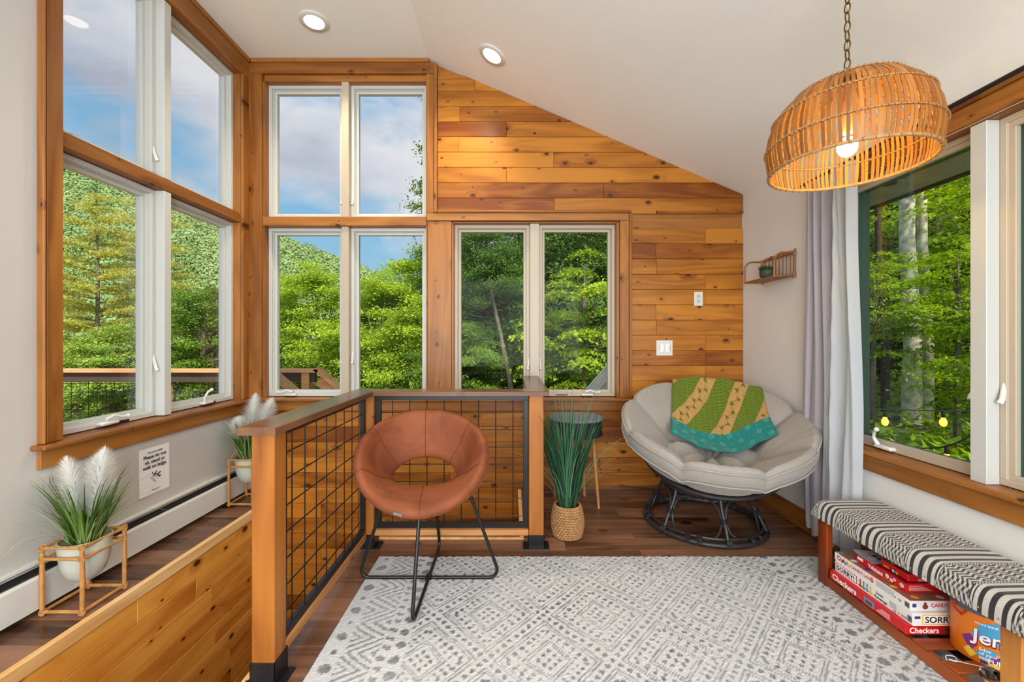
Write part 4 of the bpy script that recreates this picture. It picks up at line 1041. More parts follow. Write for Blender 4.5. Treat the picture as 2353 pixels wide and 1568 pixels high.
m = MB().grid(lambda i, j: (Xg[i, j], Yg[i, j], Zg[i, j]), 350, 376)
rug = m.build('rug', attr_mat('rug_pile', .95, .5, 420, sheen=.3), None, False); set_tint(rug, cR.reshape(-1, 3))
tag(rug, 'cream area rug with grey dotted diamond pattern on the dark wood floor', 'rug')

# ------------------------------------------------------------------ bench with games on its shelf
CHERRY = wood('cherry_leg', srgb(160, 72, 28), srgb(98, 36, 12), axis=2, knots=0, vary=.05, rough=.28)
CHERRYY = wood('cherry_rail', srgb(168, 84, 34), srgb(104, 42, 14), axis=1, flat=0, knots=0, vary=.05, rough=.28)
CHERRYX = wood('cherry_slat', srgb(168, 84, 34), srgb(110, 46, 16), axis=0, flat=2, knots=0, vary=.1, rough=.28)
bn = thing('bench', 'long low bench with a black and cream woven seat and reddish wood frame', 'bench', (1.69, 1.68, 0))
BX0, BX1, BY0, BY1 = 1.537, 1.845, 1.258, 2.10
rbox(MB(), BX0, BX0+.03, BY1-.06, BY1, .001, .344, .003).build('leg', CHERRY, bn); rbox(MB(), BX0, BX0+.03, BY0, BY0+.06, .001, .344, .003).build('leg', wood('lit_leg', srgb(206, 138, 62), srgb(150, 84, 26), axis=2, flat=0, knots=.2, vary=.05, rough=.3), bn)  # near leg is a lighter copy: the light on it is put into its colour
rbox(MB(), BX1-.03, BX1, BY1-.06, BY1, .001, .344, .003).build('leg', CHERRY, bn); rbox(MB(), BX1-.03, BX1, BY0, BY0+.06, .001, .344, .003).build('leg', CHERRY, bn)
for xx in (BX0+.002, BX1-.028): rbox(MB(), xx, xx+.026, BY0+.061, BY1-.061, .012, .058, .003).build('side_rail', CHERRYY, bn)
for yy in (BY0+.004, BY1-.056):
    rbox(MB(), BX0+.031, BX1-.031, yy+.015, yy+.04, .012, .058, .003).build('end_rail', CHERRYX, bn)
y_ = BY0+.075
while y_ < BY1-.10:
    rbox(MB(), BX0+.006, BX1-.006, y_, y_+.056, .0585, .066, .002).build('slat', CHERRYX, bn); y_ += .112
rbox(MB(), BX0+.004, BX1-.004, BY0+.002, BY1-.002, .3445, .352, .002).build('seat_board', CHERRYX, bn)
SX0, SX1, SY0, SY1, SZ = 1.518, 1.858, 1.215, 2.128, .353
def prf(n, lo, hi, e=.03):
    k = 9; a = [lo+e*(1-math.cos(PI/2*i/k)) for i in range(k)]; b = [hi-e*(1-math.cos(PI/2*i/k)) for i in range(k)][::-1]
    mid = list(np.linspace(lo+e, hi-e, n)); return a+mid+b
UX = prf(110, SX0, SX1, .028); UY = prf(620, SY0, SY1, .03)
def edge(d, e): d = min(1, d/e); return (1-(1-d)**2.4)**(1/2.4)
def seat_z(x, y): return SZ-.022+.082*edge(min(x-SX0, SX1-x), .045)*edge(min(y-SY0, SY1-y), .05)+.004*math.sin((x-SX0)/(SX1-SX0)*PI)
BCOL = np.array(srgb(30, 29, 32)); WCOL = np.array(srgb(196, 192, 184)); cols = []
def seat_col(s_, y):
    ph = (y-2.02)/.232; ph -= round(ph); a = abs(ph)
    if a < .235: return BCOL if (a < .035 or .115 < a < .175 or a > .225) else WCOL
    if a < .29: return BCOL if (int(s_/.0055)+int(y/.0055)) % 2 else WCOL
    tr = abs(((s_/.048) % 1)-.5)*2; return BCOL if ((y/.0155+tr*.9) % 1) < .5 else WCOL
VV = []
for x in UX:
    for y in UY:
        z = seat_z(x, y); VV.append((x, y, z)); s_ = (x-SX0)+(z-SZ)*.9; cols.append(seat_col(s_, y))
nX, nY = len(UX), len(UY)
m = MB().grid(lambda i, j: VV[i*nY+j], nX, nY); n0 = len(m.v)
lo = [(x, SY0, SZ-.024) for x in UX]
so = m.build('seat_cushion', attr_mat('woven_kilim', .9, .6, 380), bn, 2); set_tint(so, cols)
NAIL = plain('brass_nail', srgb(190, 150, 70), .3, .9)
y_ = SY0+.03
while y_ < SY1-.02:
    MB().sphere((SX0+.001, y_, SZ-.006), .0042, 8, 6, (.7, 1, 1)).build('brass_nail', NAIL, bn, 2); y_ += .058
RED = plain('red_card', srgb(206, 26, 32), .35); DRED = plain('dark_red_card', srgb(150, 22, 28), .35); WCARD = plain('white_card', srgb(232, 230, 228), .35)
YEL = plain('yellow_ink', srgb(236, 196, 60), .5); REDI = plain('red_ink', srgb(206, 40, 44), .5); WINK = plain('white_ink', srgb(246, 246, 244), .5); PINK = plain('pink_ink', srgb(206, 86, 110), .5)
ORG = plain('orange_print', srgb(240, 128, 26), .35); BLU = plain('blue_ink', srgb(76, 160, 206), .5); PUR = plain('purple_ink', srgb(120, 44, 130), .5); GRN = plain('green_ink', srgb(80, 150, 70), .5); BRN = plain('brown_ink', srgb(120, 60, 36), .5); NVY = plain('navy_ink', srgb(40, 60, 120), .5)
def ldecal(par, x, y0, y1, z0, z1, mat, name='printed_patch', c=0): return MB().box(x-.0006, x-.0001, y0, y1, z0, z1, c).build(name, mat, par)   # on a face towards -X
def ndecal(par, y, x0, x1, z0, z1, mat, name='printed_patch'): return MB().box(x0, x1, y-.0006, y-.0001, z0, z1).build(name, mat, par)             # on a face towards -Y
def tdecal(par, z, x0, x1, y0, y1, mat, name='printed_patch'): return MB().box(x0, x1, y0, y1, z+.0001, z+.0006).build(name, mat, par)
def blob(par, c, rr, mat, ax, name='printed_figure'):
    """flat printed blot: ellipse with radii rr on the face whose normal is -X, -Y or +Z"""
    n = 18; vs = []
    for k in range(n):
        a = 2*PI*k/n; u, v = rr[0]*math.cos(a), rr[1]*math.sin(a)
        vs.append({'x': (c[0], c[1]-u, c[2]+v), 'y': (c[0]+u, c[1], c[2]+v), 'z': (c[0]+u, c[1]+v, c[2])}[ax])
    return MB().add(vs, [tuple(range(n))]).build(name, mat, par)
def game(name, label, x0, x1, y0, y1, z0, z1, side, top=None, lip=True):
    g = thing(name, label, 'board game', ((x0+x1)/2, (y0+y1)/2, z0), 'board games on the bench shelf')
    rbox(MB(), x0, x1, y0, y1, z0, z1, .0012).build('box_lid', side, g)
    if top: tdecal(g, z1-.0002, x0+.002, x1-.002, y0+.002, y1-.002, top, 'lid_print')
    return g
LX_, NY_ = (0, -1, 0), (0, 0, 1)
def lt(g, tx, x, y, z, size, mat, **k): return text(tx, size, mat, g, (x-.0007, y, z), LX_, NY_, **k)      # left face, reads from far to near
def ntx(g, tx, x, y, z, size, mat, **k): return text(tx, size, mat, g, (x, y-.0007, z), (1, 0, 0), NY_, **k)
z = .0665
g = game('board_game', 'flat red and white checkers box, lowest of the stack on the bench shelf', 1.538, 1.80, 1.63, 2.02, z, z+.039, RED); X_, Yn = 1.538, 1.63
lt(g, 'Checkers', X_, 2.005, z+.007, .036, WINK, bold=.02); ldecal(g, X_, 1.775, 1.825, z+.006, z+.031, BLU); ldecal(g, X_-.0004, 1.782, 1.818, z+.009, z+.024, BRN)
for k in range(4): ldecal(g, X_, 1.70+.0, 1.765-.008*k, z+.009+.006*k, z+.0105+.006*k, WINK, 'printed_line')
ntx(g, 'Checkers', 1.55, Yn, z+.007, .030, WINK, bold=.02); ndecal(g, Yn, 1.68, 1.73, z+.004, z+.024, BRN)
z += .0392
g = game('board_game', 'white box with a SORRY! logo, second from the bottom of the stack', 1.556, 1.815, 1.622, 2.012, z, z+.05, WCARD, None); X_, Yn = 1.556, 1.622
ldecal(g, X_, 1.885, 2.005, z+.008, z+.044, REDI, 'logo_frame'); ldecal(g, X_-.0005, 1.889, 2.001, z+.011, z+.041, WINK, 'logo_field'); lt(g, 'SORRY!', X_-.0008, 1.998, z+.015, .029, INK, bold=.016, sx=1.05)
for k, c_ in enumerate((REDI, GRN, BLU, YEL)):
    blob(g, (X_-.0007, 1.866-.018*k, z+.014), (.009, .006), c_, 'x'); blob(g, (X_-.0008, 1.866-.018*k, z+.026), (.0035, .012), c_, 'x'); blob(g, (X_-.0009, 1.866-.018*k, z+.038), (.005, .005), c_, 'x')
lt(g, 'Sweet', X_, 1.785, z+.028, .014, INK); lt(g, 'Revenge', X_, 1.793, z+.010, .018, INK)
for k in range(5): ldecal(g, X_, 1.690, 1.722, z+.016+.005*k, z+.0175+.005*k, GREYINK, 'printed_line')
lt(g, 'CE', X_, 1.706, z+.004, .012, INK); blob(g, (X_-.0007, 1.680, z+.012), (.004, .005), ORG, 'x'); blob(g, (X_-.0007, 1.664, z+.012), (.005, .005), PINK, 'x'); ldecal(g, X_, 1.646, 1.656, z+.008, z+.018, BLU)
for k in range(8): ldecal(g, X_, 1.6265+.0022*k, 1.6265+.0022*k+.0011, z+.009, z+.032, INK, 'barcode_bar')
ndecal(g, Yn, 1.592, 1.742, z+.006, z+.044, YEL, 'logo_frame'); ndecal(g, Yn-.0005, 1.598, 1.736, z+.010, z+.040, WINK, 'logo_field'); text('SORRY!', .033, INK, g, (1.602, Yn-.0015, z+.014), (1, 0, 0), NY_, bold=.016, sx=1.12)
ndecal(g, Yn, 1.563, 1.585, z+.028, z+.038, NVY)
z += .0502
g = game('board_game', 'pale box with candy-coloured lettering, under the two red boxes', 1.560, 1.82, 1.636, 2.02, z, z+.038, WCARD, plain('candy_lid', srgb(170, 96, 84), .4)); X_, Yn = 1.560, 1.636
lt(g, 'CANDY LAND', X_, 1.925, z+.012, .019, PINK, bold=.02); blob(g, (X_-.0007, 1.993, z+.02), (.011, .011), REDI, 'x'); blob(g, (X_-.0009, 1.993, z+.02), (.006, .006), WINK, 'x')
for k, c_ in enumerate((PINK, PUR, BLU, ORG, YEL)): blob(g, (X_-.0007, 1.975-.010*k, z+.014+.006*(k % 2)), (.006, .008), c_, 'x')
blob(g, (X_-.0007, 1.81, z+.018), (.008, .010), ORG, 'x'); blob(g, (X_-.0009, 1.81, z+.028), (.005, .005), ORG, 'x')
for k in range(5): ldecal(g, X_, 1.705, 1.79, z+.010+.005*k, z+.0112+.005*k, GREYINK, 'printed_line')
lt(g, 'CE', X_, 1.688, z+.010, .012, INK); blob(g, (X_-.0007, 1.700, z+.014), (.004, .005), ORG, 'x')
for k in range(9): ldecal(g, X_, 1.640+.0022*k, 1.640+.0022*k+.0011, z+.006, z+.026, INK, 'barcode_bar')
ntx(g, 'CANDY LAND', 1.640, Yn, z+.015, .020, PINK, bold=.025); blob(g, (1.618, Yn-.0007, z+.016), (.011, .010), BRN, 'y'); blob(g, (1.618, Yn-.0009, z+.028), (.006, .006), BRN, 'y'); ndecal(g, Yn, 1.568, 1.583, z+.014, z+.028, NVY)
zt = z+.038
for k, (bx, by, c_) in enumerate(((1.60, 1.99, GRN), (1.64, 2.0, ORG), (1.575, 2.005, BLU), (1.60, 1.66, YEL), (1.65, 1.655, GRN), (1.70, 1.66, WINK), (1.75, 1.655, REDI), (1.585, 1.86, PUR), (1.58, 1.80, REDI), (1.58, 1.73, YEL), (1.79, 1.66, BRN), (1.58, 1.93, WINK))): blob(g, (bx, by, zt+.0006+.0001*k), (.014, .012), c_, 'z')
z += .0388
g = game('board_game', 'red dice-game box lying on the pale box', 1.592, 1.806, 1.69, 1.93, z, z+.036, RED, DRED); X_, Yn = 1.592, 1.69
lt(g, 'Yahtzee', X_, 1.868, z+.008, .023, WINK, bold=.03); text('The classic shake, score and shout dice game', .0045, YEL, g, (X_-.0007, 1.842, z+.0035), LX_, NY_)
ldecal(g, X_, 1.895, 1.925, z+.014, z+.026, WINK)
for k, (yy, zz) in enumerate(((1.772, .020), (1.752, .014), (1.738, .024))): blob(g, (X_-.0007, yy, z+zz), (.009-.0015*k, .009-.0015*k), WINK, 'x'); blob(g, (X_-.0009, yy, z+zz), (.002, .002), INK, 'x')
blob(g, (X_-.0007, 1.706, z+.020), (.010, .008), WINK, 'x'); text('HASBRO', .004, INK, g, (X_-.001, 1.714, z+.0185), LX_, NY_)
ndecal(g, Yn, 1.765, 1.795, z+.006, z+.028, WINK, 'barcode_patch')
for k in range(10): ndecal(g, Yn-.0006, 1.768+.0025*k, 1.768+.0025*k+.0012, z+.008, z+.026, INK, 'barcode_bar')
blob(g, (1.742, Yn-.0007, z+.022), (.012, .007), WINK, 'y')
for k in range(5): ndecal(g, Yn, 1.605, 1.70-.01*k, z+.008+.0045*k, z+.009+.0045*k, WINK, 'printed_line')
z += .0368
pr = thing('leaflet', 'grey printed rules sheet lying loose on the red dice-game box', 'leaflet', (1.63, 1.90, z))
m = MB().grid(lambda i, j: (1.585+.10*i/10, 1.835+.11*j/10, z+.001+.004*(1-j/10)*0+.010*max(0, j/10-.5)**2*4*(1-i/10)), 11, 11); m.build('sheet', plain('grey_print', srgb(188, 190, 196), .5), pr, 2)
tdecal(pr, z+.0018, 1.612, 1.632, 1.872, 1.892, WINK, 'dice_print'); tdecal(pr, z+.0018, 1.640, 1.658, 1.862, 1.880, INK, 'dice_print'); blob(pr, (1.622, 1.882, z+.0028), (.003, .003), INK, 'z'); blob(pr, (1.65, 1.90, z+.0022), (.012, .008), INK, 'z')
g = thing('card_game_tin', 'red metal tin with a yellow-green oval, topmost of the games', 'game tin', (1.675, 1.76, z))
x0_, x1_, y0_, y1_ = 1.612, 1.738, 1.70, 1.826
rbox(MB(), x0_, x1_, y0_, y1_, z, z+.017, .003).build('tin', RED, g); rbox(MB(), x0_-.0015, x1_+.0015, y0_-.0015, y1_+.0015, z+.0175, z+.031, .003).build('tin_lid', RED, g)
zt = z+.0312
o1 = []
def oval(cx, cy, a, b_, rot, dz, mat):
    vs = [(cx+a*math.cos(q)*math.cos(rot)-b_*math.sin(q)*math.sin(rot), cy+a*math.cos(q)*math.sin(rot)+b_*math.sin(q)*math.cos(rot), zt+dz) for q in [2*PI*k/28 for k in range(28)]]
    MB().add(vs, [tuple(range(28))]).build('printed_oval', mat, g)
oval(1.672, 1.765, .058, .036, .5, .0003, INK); oval(1.672, 1.765, .053, .031, .5, .0006, REDI); text('UNO', .036, YEL, g, (1.638, 1.748, zt+.0012), (1, .35, 0), (-.35, 1, 0), bold=.03, ext=.0006)
for k, c_ in enumerate((GRN, BLU, YEL)): tdecal(g, zt+.0002*k, 1.618, 1.65, 1.80-.012*k, 1.812-.012*k, c_)
blob(g, (1.632, 1.722, zt+.0004), (.013, .013), GRN, 'z'); blob(g, (1.632, 1.722, zt+.0007), (.008, .008), INK, 'z')
text('UNO', .012, YEL, g, (x0_-.0022, 1.812, z+.006), LX_, NY_, bold=.03)
for k, c_ in enumerate((WINK, BLU, YEL)): ldecal(g, x0_-.0016, 1.762-.009*k, 1.769-.009*k, z+.004, z+.015, c_)
for k in range(3): ndecal(g, y0_-.0016, 1.65, 1.70, z+.004+.004*k, z+.0048+.004*k, WINK, 'printed_line')
# round game canister
cx_, cy_, cr_ = 1.737, 1.535, .088
g = thing('game_canister', 'tall round orange tub of wooden blocks on the bench shelf, beside the game boxes', 'game canister', (cx_, cy_, .0665))
MB().lathe([(.0001, .0665), (cr_-.002, .0665), (cr_, .069), (cr_, .235), (cr_-.002, .237)], 64, (cx_, cy_, 0)).build('tub', ORG, g, True)
MB().lathe([(cr_+.002, .2375), (cr_+.003, .24), (cr_+.003, .256), (cr_, .259), (.0001, .259)], 64, (cx_, cy_, 0)).build('lid', plain('grey_lid', srgb(90, 96, 110), .4), g, True)
MB().tube([(cx_-cr_-.004, cy_+.02, .25), (cx_-cr_-.010, cy_+.015, .23), (cx_-cr_-.008, cy_-.01, .215), (cx_-cr_-.003, cy_-.02, .235)], .0035, 8).build('cord_handle', REDI, g, True)
A0 = R(-142)                                     # direction that faces the room
def wrapc(a0, dr=.0008): 
    def f(v):
        a = A0+a0+v[0]/cr_; r = cr_+dr+v[2]; return (cx_+r*math.cos(a), cy_+r*math.sin(a), v[1])
    return f
def ctext(tx, a0, z, size, mat, dr=.0008, **k): return text(tx, size, mat, g, (0, 0, 0), (1, 0, 0), (0, 1, 0), bend=lambda v: wrapc(a0, dr)((v[0], v[1]+z, v[2])), **k)
def cpatch(a0, z, pts, mat, dr=.0004, name='printed_patch'):
    # fan of small quads so that the patch follows the tub
    m = MB(); us = [p[0] for p in pts]; n = 10; u0, u1 = min(us), max(us); rows = []
    for k in range(n+1):
        u = u0+(u1-u0)*(k/n*.9999+.00005); zs = []
        for i in range(len(pts)):
            (ua, za), (ub, zb) = pts[i], pts[(i+1) % len(pts)]
            if (ua-u)*(ub-u) <= 0 and ua != ub: zs.append(za+(zb-za)*(u-ua)/(ub-ua))
        rows.append((u, min(zs), max(zs)))
    vs = []
    for u, a, b_ in rows: vs += [wrapc(a0, dr)((u, z+a, 0)), wrapc(a0, dr)((u, z+b_, 0))]
    return m.add(vs, [(2*k, 2*k+1, 2*k+3, 2*k+2) for k in range(n)]).build(name, mat, g)
cpatch(0, .14, [(-.03, .02), (.0, .075), (.07, .09), (.10, .03), (.05, .0), (0, .005)], BLU); cpatch(0, .10, [(-.02, .0), (.01, .028), (.09, .02), (.09, -.012), (.0, -.015)], BLU, .0003)
cpatch(0, .075, [(.0, .0), (.02, .02), (.10, .01), (.10, -.02), (.03, -.02)], YEL, .0003); cpatch(0, .10, [(-.055, .04), (-.03, .06), (-.01, .03), (-.03, .0)], PUR, .0005); cpatch(0, .085, [(-.05, .01), (-.035, .03), (-.015, .01), (-.03, -.01)], YEL, .0005)
cpatch(0, .08, [(.015, .0), (.02, .028), (.09, .024), (.09, -.004)], PUR, .0006)
ctext('Jenga', -.28, .138, .062, DRED, .0010, bold=.045, shear=.05); ctext('Jenga', -.29, .142, .062, WINK, .0016, bold=.015, shear=.05)
ctext('wood block game', -.22, .205, .012, WINK, .0010, bold=.02)
ctext('Edge', -.10, .115, .015, WINK, .0014, bold=.015); ctext('of your', -.10, .101, .015, WINK, .0014, bold=.015); ctext('seat', -.10, .087, .015, WINK, .0014, bold=.015); ctext('FUN!', .14, .080, .021, WINK, .0014, bold=.02)
cpatch(.35, .105, [(.0, .0), (.0, .01), (.025, .016), (.025, .006)], plain('block_print', srgb(206, 160, 110), .6), .0012); cpatch(.35, .118, [(-.003, .0), (-.003, .008), (.022, .012), (.022, .004)], plain('block_print_b', srgb(180, 130, 84), .6), .0012)
cpatch(-.06, .072, [(.0, .0), (.0, .010), (.018, .010), (.018, .0)], NVY, .0009)
# clear glass bulb on a white cord, at the near end of the shelf
g = thing('glass_bulb', 'clear glass bulb with a thin white cord on the bench shelf, near the front leg', 'light bulb', (1.60, 1.40, .0665))
gm, nt_, b_ = newmat('clear_glass'); b_.inputs['Transmission Weight'].default_value = 1; b_.inputs['Roughness'].default_value = .02; b_.inputs['IOR'].default_value = 1.3
MB().sphere((1.600, 1.395, .0665+.028), .028, 24, 16).build('globe', gm, g, 2)
MB().lathe([(.009, 0), (.010, .004), (.010, .022), (.006, .026), (.0001, .026)], 14).xf(Matrix.Translation((1.615, 1.395, .094)) @ Matrix.Rotation(R(80), 4, 'Y')).build('socket', plain('pink_socket', srgb(190, 90, 90), .4), g, True)
def spline(pts, n=10):
    P = [Vector(p) for p in pts]; out = []
    for i in range(len(P)-1):
        a, b2, c_, d = P[max(i-1, 0)], P[i], P[i+1], P[min(i+2, len(P)-1)]
        for k in range(n):
            t_ = k/n; out.append(.5*((2*b2)+(c_-a)*t_+(2*a-5*b2+4*c_-d)*t_*t_+(3*b2-a-3*c_+d)*t_**3))
    return out+[P[-1]]
MB().tube(spline([(1.56, 1.50, .069), (1.575, 1.515, .073), (1.60, 1.51, .072), (1.585, 1.49, .070), (1.57, 1.50, .070), (1.62, 1.475, .072), (1.68, 1.45, .071), (1.66, 1.42, .08), (1.642, 1.40, .094)]), .0018, 6).build('cord', WHITE, g, True)
# ------------------------------------------------------------------ outside: ground, deck rail, eave, roof, trees
EA = [(-1.6, .58), (-1.074, .425), (-.88, .348), (-.8, .318), (-.69, .270), (-.572, .240), (-.408, .180), (-.33, .150), (-.2, .11), (-.10, .12), (.05, .42), (.3, .55), (.8, .6), (2, .6)]
def e_of(a): return float(np.interp(a, [p[0] for p in EA], [p[1] for p in EA]))
def smooth(t_): t_ = max(0, min(1, t_)); return t_*t_*(3-2*t_)
def ground(x, y):
    yy = max(y, 4); a = x/yy
    d = max(0, -x-6)+max(0, y-7); z = -.5-7*smooth(d/22)*smooth((4-x)/6)
    if a < -.02: z += smooth((y-38)/112)*(e_of(a)*150+3)
    r_ = max(0, x-9)*.40+max(0, y-16)*.32*smooth((x+2)/6); z += r_
    z += .12*math.sin(x*.9)*math.cos(y*.7)*smooth((x-2)/3)
    return z
gx = sorted(set([-230+i*8 for i in range(22)]+[-54+i*2.5 for i in range(21)]+[-2+i*.8 for i in range(30)]+[22+i*5 for i in range(12)])); gy = sorted(set([-6+i*1.2 for i in range(20)]+[18+i*3 for i in range(14)]+[60+i*7 for i in range(16)]))
GRD = None
m_, nt_, b_ = newmat('forest_floor'); t_ = N(nt_, 'ShaderNodeTexCoord'); n_ = N(nt_, 'ShaderNodeTexNoise'); n_.inputs['Scale'].default_value = 1.6; n_.inputs['Detail'].default_value = 8; nt_.links.new(t_.outputs['Object'], n_.inputs['Vector'])
nt_.links.new(ramp(nt_, n_.outputs[0], [(.35, srgb(44, 66, 24)), (.5, srgb(84, 104, 44)), (.66, srgb(120, 104, 72))]), b_.inputs['Base Color']); b_.inputs['Roughness'].default_value = 1
def bl(i, j): return (gx[i], gy[j], ground(gx[i], gy[j]) if not (-2.6 < gx[i] < 2.6 and gy[j] < 4) else -3.2)
gr = MB().grid(bl, len(gx), len(gy)).build('ground', m_, None, 2); gr['kind'] = 'structure'

def leaf_cloud(cen, nrm, size, rg, fold=.25, aspect=.55):
    """arrays of leaf centres and normals -> rhombus leaves"""
    n = len(cen); a = rg.uniform(0, 2*np.pi, n); nrm = nrm/np.linalg.norm(nrm, axis=1)[:, None]
    ref = np.where(abs(nrm[:, 2:3]) < .9, np.array([[0, 0, 1.]]), np.array([[1., 0, 0]])); e = np.cross(nrm, ref); e /= np.linalg.norm(e, axis=1)[:, None]; f = np.cross(nrm, e)
    u = e*np.cos(a)[:, None]+f*np.sin(a)[:, None]; v = np.cross(nrm, u); s_ = (size*rg.uniform(.6, 1.25, n))[:, None]
    V = np.stack([cen-u*s_*.5, cen+v*s_*.5*aspect-nrm*s_*fold*.3, cen+u*s_*.55, cen-v*s_*.5*aspect-nrm*s_*fold*.3], 1)
    return V.reshape(-1, 3)
def cloud_obj(name, V, tint, mat, parent=None):
    n = len(V)//4; me = bpy.data.meshes.new(name); me.vertices.add(len(V)); me.vertices.foreach_set('co', V.astype(np.float32).ravel())
    me.loops.add(len(V)); me.loops.foreach_set('vertex_index', np.arange(len(V), dtype=np.int32)); me.polygons.add(n); me.polygons.foreach_set('loop_start', np.arange(0, len(V), 4, dtype=np.int32)); me.update(calc_edges=True)
    a = me.color_attributes.new('tint', 'FLOAT_COLOR', 'POINT'); c = np.ones((len(V), 4), np.float32); c[:, :3] = np.repeat(tint, 4)[:, None]; a.data.foreach_set('color', c.ravel())
    me.materials.append(mat); o = bpy.data.objects.new(name, me); col.objects.link(o); o.parent = parent; o['kind'] = 'stuff'; return o
BARK = plain('grey_bark', srgb(128, 118, 100), .95, noise=.45, nscale=9, bump=.8); DBARK = plain('dark_bark', srgb(70, 58, 44), .95, noise=.4, nscale=10)
def tree_proto(name, mat, RXY, RZ, hz, nleaf, size, seed, nclump=90, flat=.35, bark=BARK, tr=.12, shell=.5, sig=.13, layered=False):
    """crown of leaf clumps round (0, 0, hz) with half-width RXY and half-height RZ; trunk from below"""
    rg = np.random.RandomState(seed); t_ = thing(name, None, None, (0, 0, 0), local=True)
    d = rg.normal(size=(nclump, 3)); d /= np.linalg.norm(d, axis=1)[:, None]; rad = (shell+(1-shell)*rg.rand(nclump)**.6)
    cc = d*rad[:, None]*np.array([RXY, RXY, RZ]); cc[:, :2] *= (1-.35*np.clip(cc[:, 2:3]/RZ, 0, 1))
    k = rg.randint(0, nclump, nleaf); s_ = np.array([RXY*sig, RXY*sig, RXY*sig*flat]); off = rg.normal(size=(nleaf, 3))*s_
    if layered: off[:, 2] -= .35*np.linalg.norm(off[:, :2], axis=1)
    cen = cc[k]+off; nr = rg.normal(size=(nleaf, 3))*.55+np.array([0, 0, .9])+.5*cc[k]/np.array([RXY, RXY, RZ])
    V = leaf_cloud(cen, nr, np.full(nleaf, size), rg); V[:, 2] += hz
    tint = np.clip(.15+.5*rg.rand(nclump)[k]+.3*rg.rand(nleaf)+.15*cen[:, 2]/RZ, 0, 1)
    cloud_obj('foliage', V, tint, mat, t_)
    tm = MB(); tm.tube([(0, 0, -9), (.05, 0, hz-RZ), (.0, .05, hz), (.05, 0, hz+RZ*.7)], [tr*1.2, tr, tr*.7, tr*.15], 8)
    for c_ in cc[:26]:
        z0 = hz+c_[2]*.4-RZ*.25; tm.tube([(.02, 0, z0), (c_[0]*.5, c_[1]*.5, z0+(hz+c_[2]-z0)*.4), (c_[0], c_[1], hz+c_[2])], [tr*.35, tr*.2, tr*.05], 5)
    o = tm.build('trunk', bark, t_, True)
    return t_
def fm(name, a, b_, tr=.4): return leafmat(name, srgb(*a), srgb(*b_), tr, .55)
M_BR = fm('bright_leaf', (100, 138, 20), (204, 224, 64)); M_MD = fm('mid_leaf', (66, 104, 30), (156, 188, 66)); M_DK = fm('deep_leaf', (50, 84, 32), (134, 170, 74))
M_YL = fm('larch_needle', (178, 182, 70), (238, 230, 126)); M_LT = fm('light_leaf', (116, 156, 48), (204, 222, 100)); M_HL = fm('hazed_hill_leaf', (132, 160, 96), (188, 208, 132), .2); M_LM = fm('lime_leaf', (78, 120, 6), (192, 218, 28), .5)  # hill foliage is paled: distance haze is put into its colour
P_BR = tree_proto('broadleaf_tree', M_BR, 1.9, 2.6, 0, 48000, .09, 1, 120)
P_MD = tree_proto('broadleaf_tree', M_MD, 1.9, 2.2, 0, 44000, .09, 2, 110)
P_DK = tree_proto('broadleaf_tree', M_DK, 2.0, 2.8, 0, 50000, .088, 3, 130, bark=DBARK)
P_LT = tree_proto('broadleaf_tree', M_LT, 1.4, 1.6, 0, 26000, .08, 4, 80)
P_LM = tree_proto('forest_tree', M_LM, 2.2, 2.6, 0, 8500, .12, 5, 60, flat=.12, shell=.25, sig=.14, layered=True, tr=.10)
P_SH = tree_proto('shade_toned_tree', fm('shade_toned_leaf', (24, 42, 16), (62, 90, 34), .2), 2.0, 2.8, 0, 24000, .10, 23, 120, bark=DBARK)  # darker trees: the shade of the deep woods is put into their leaf colour
P_LS = tree_proto('young_tree', M_BR, 2.2, 2.6, 0, 9000, .14, 15, 46, flat=.12, shell=.3, sig=.15, layered=True, tr=.08)
P_TL = tree_proto('tall_tree', M_MD, .9, 4.6, 0, 12000, .09, 6, 60, shell=.2, sig=.2)
def larch(seed):
    rg = np.random.RandomState(seed); t_ = thing('larch_tree', None, None, local=True); tm = MB(); Hh = 8.6; C_ = []
    tm.tube([(0, 0, -6), (0, 0, 0), (.05, 0, Hh*.6), (0, 0, Hh)], [.12, .10, .06, .01], 8)
    for k in range(46):
        z = .4+(Hh-.6)*k/45; L_ = 2.9*(1-(z/Hh)**1.6)*rg.uniform(.55, 1.1)+.25; a = k*2.4+rg.uniform(-.5, .5)
        P = [Vector((math.cos(a)*L_*q, math.sin(a)*L_*q, z+.10*L_*math.sin(q*2.2)+.12*L_*q*q)) for q in (0, .3, .6, 1)]; tm.tube(P, [.035, .024, .014, .004], 5)
        n = int(430*L_); q = rg.rand(n)**.8*.9+.12; c_ = np.array([[math.cos(a)*L_*x, math.sin(a)*L_*x, z+.10*L_*math.sin(x*2.2)+.12*L_*x*x] for x in q]); c_ += rg.normal(size=(n, 3))*np.array([.17, .17, .045])*(.5+q[:, None]); C_.append(c_)
    C_ = np.concatenate(C_); V = leaf_cloud(C_, rg.normal(size=C_.shape)*.8+np.array([0, 0, .7]), np.full(len(C_), .13), rg, aspect=.3)
    cloud_obj('foliage', V, np.clip(.3+.6*rg.rand(len(C_)), 0, 1), M_YL, t_); tm.build('trunk', BARK, t_, True); return t_
P_LA = larch(9)
USED = set()
def plant(proto, px, ytop, Y, hz_top, s=1.0, label='', group=None, sz=None, cat='tree', rz=None):
    """stand a tree so that its top (hz_top above its own origin, times s) is seen at height ytop in the view from the room"""
    X = (px-1177)*Y/960; Z = H+(780-ytop)*Y/960
    o = proto if proto.name not in USED else copy_tree(proto); USED.add(o.name)
    o.location = (X, Y, Z-hz_top*(sz or s)); o.scale = (s, s, sz or s); o.rotation_euler = (0, 0, rz if rz is not None else (px*.37) % 6.28)
    tag(o, label, cat, group)
    return o
GRP = 'trees outside the windows'
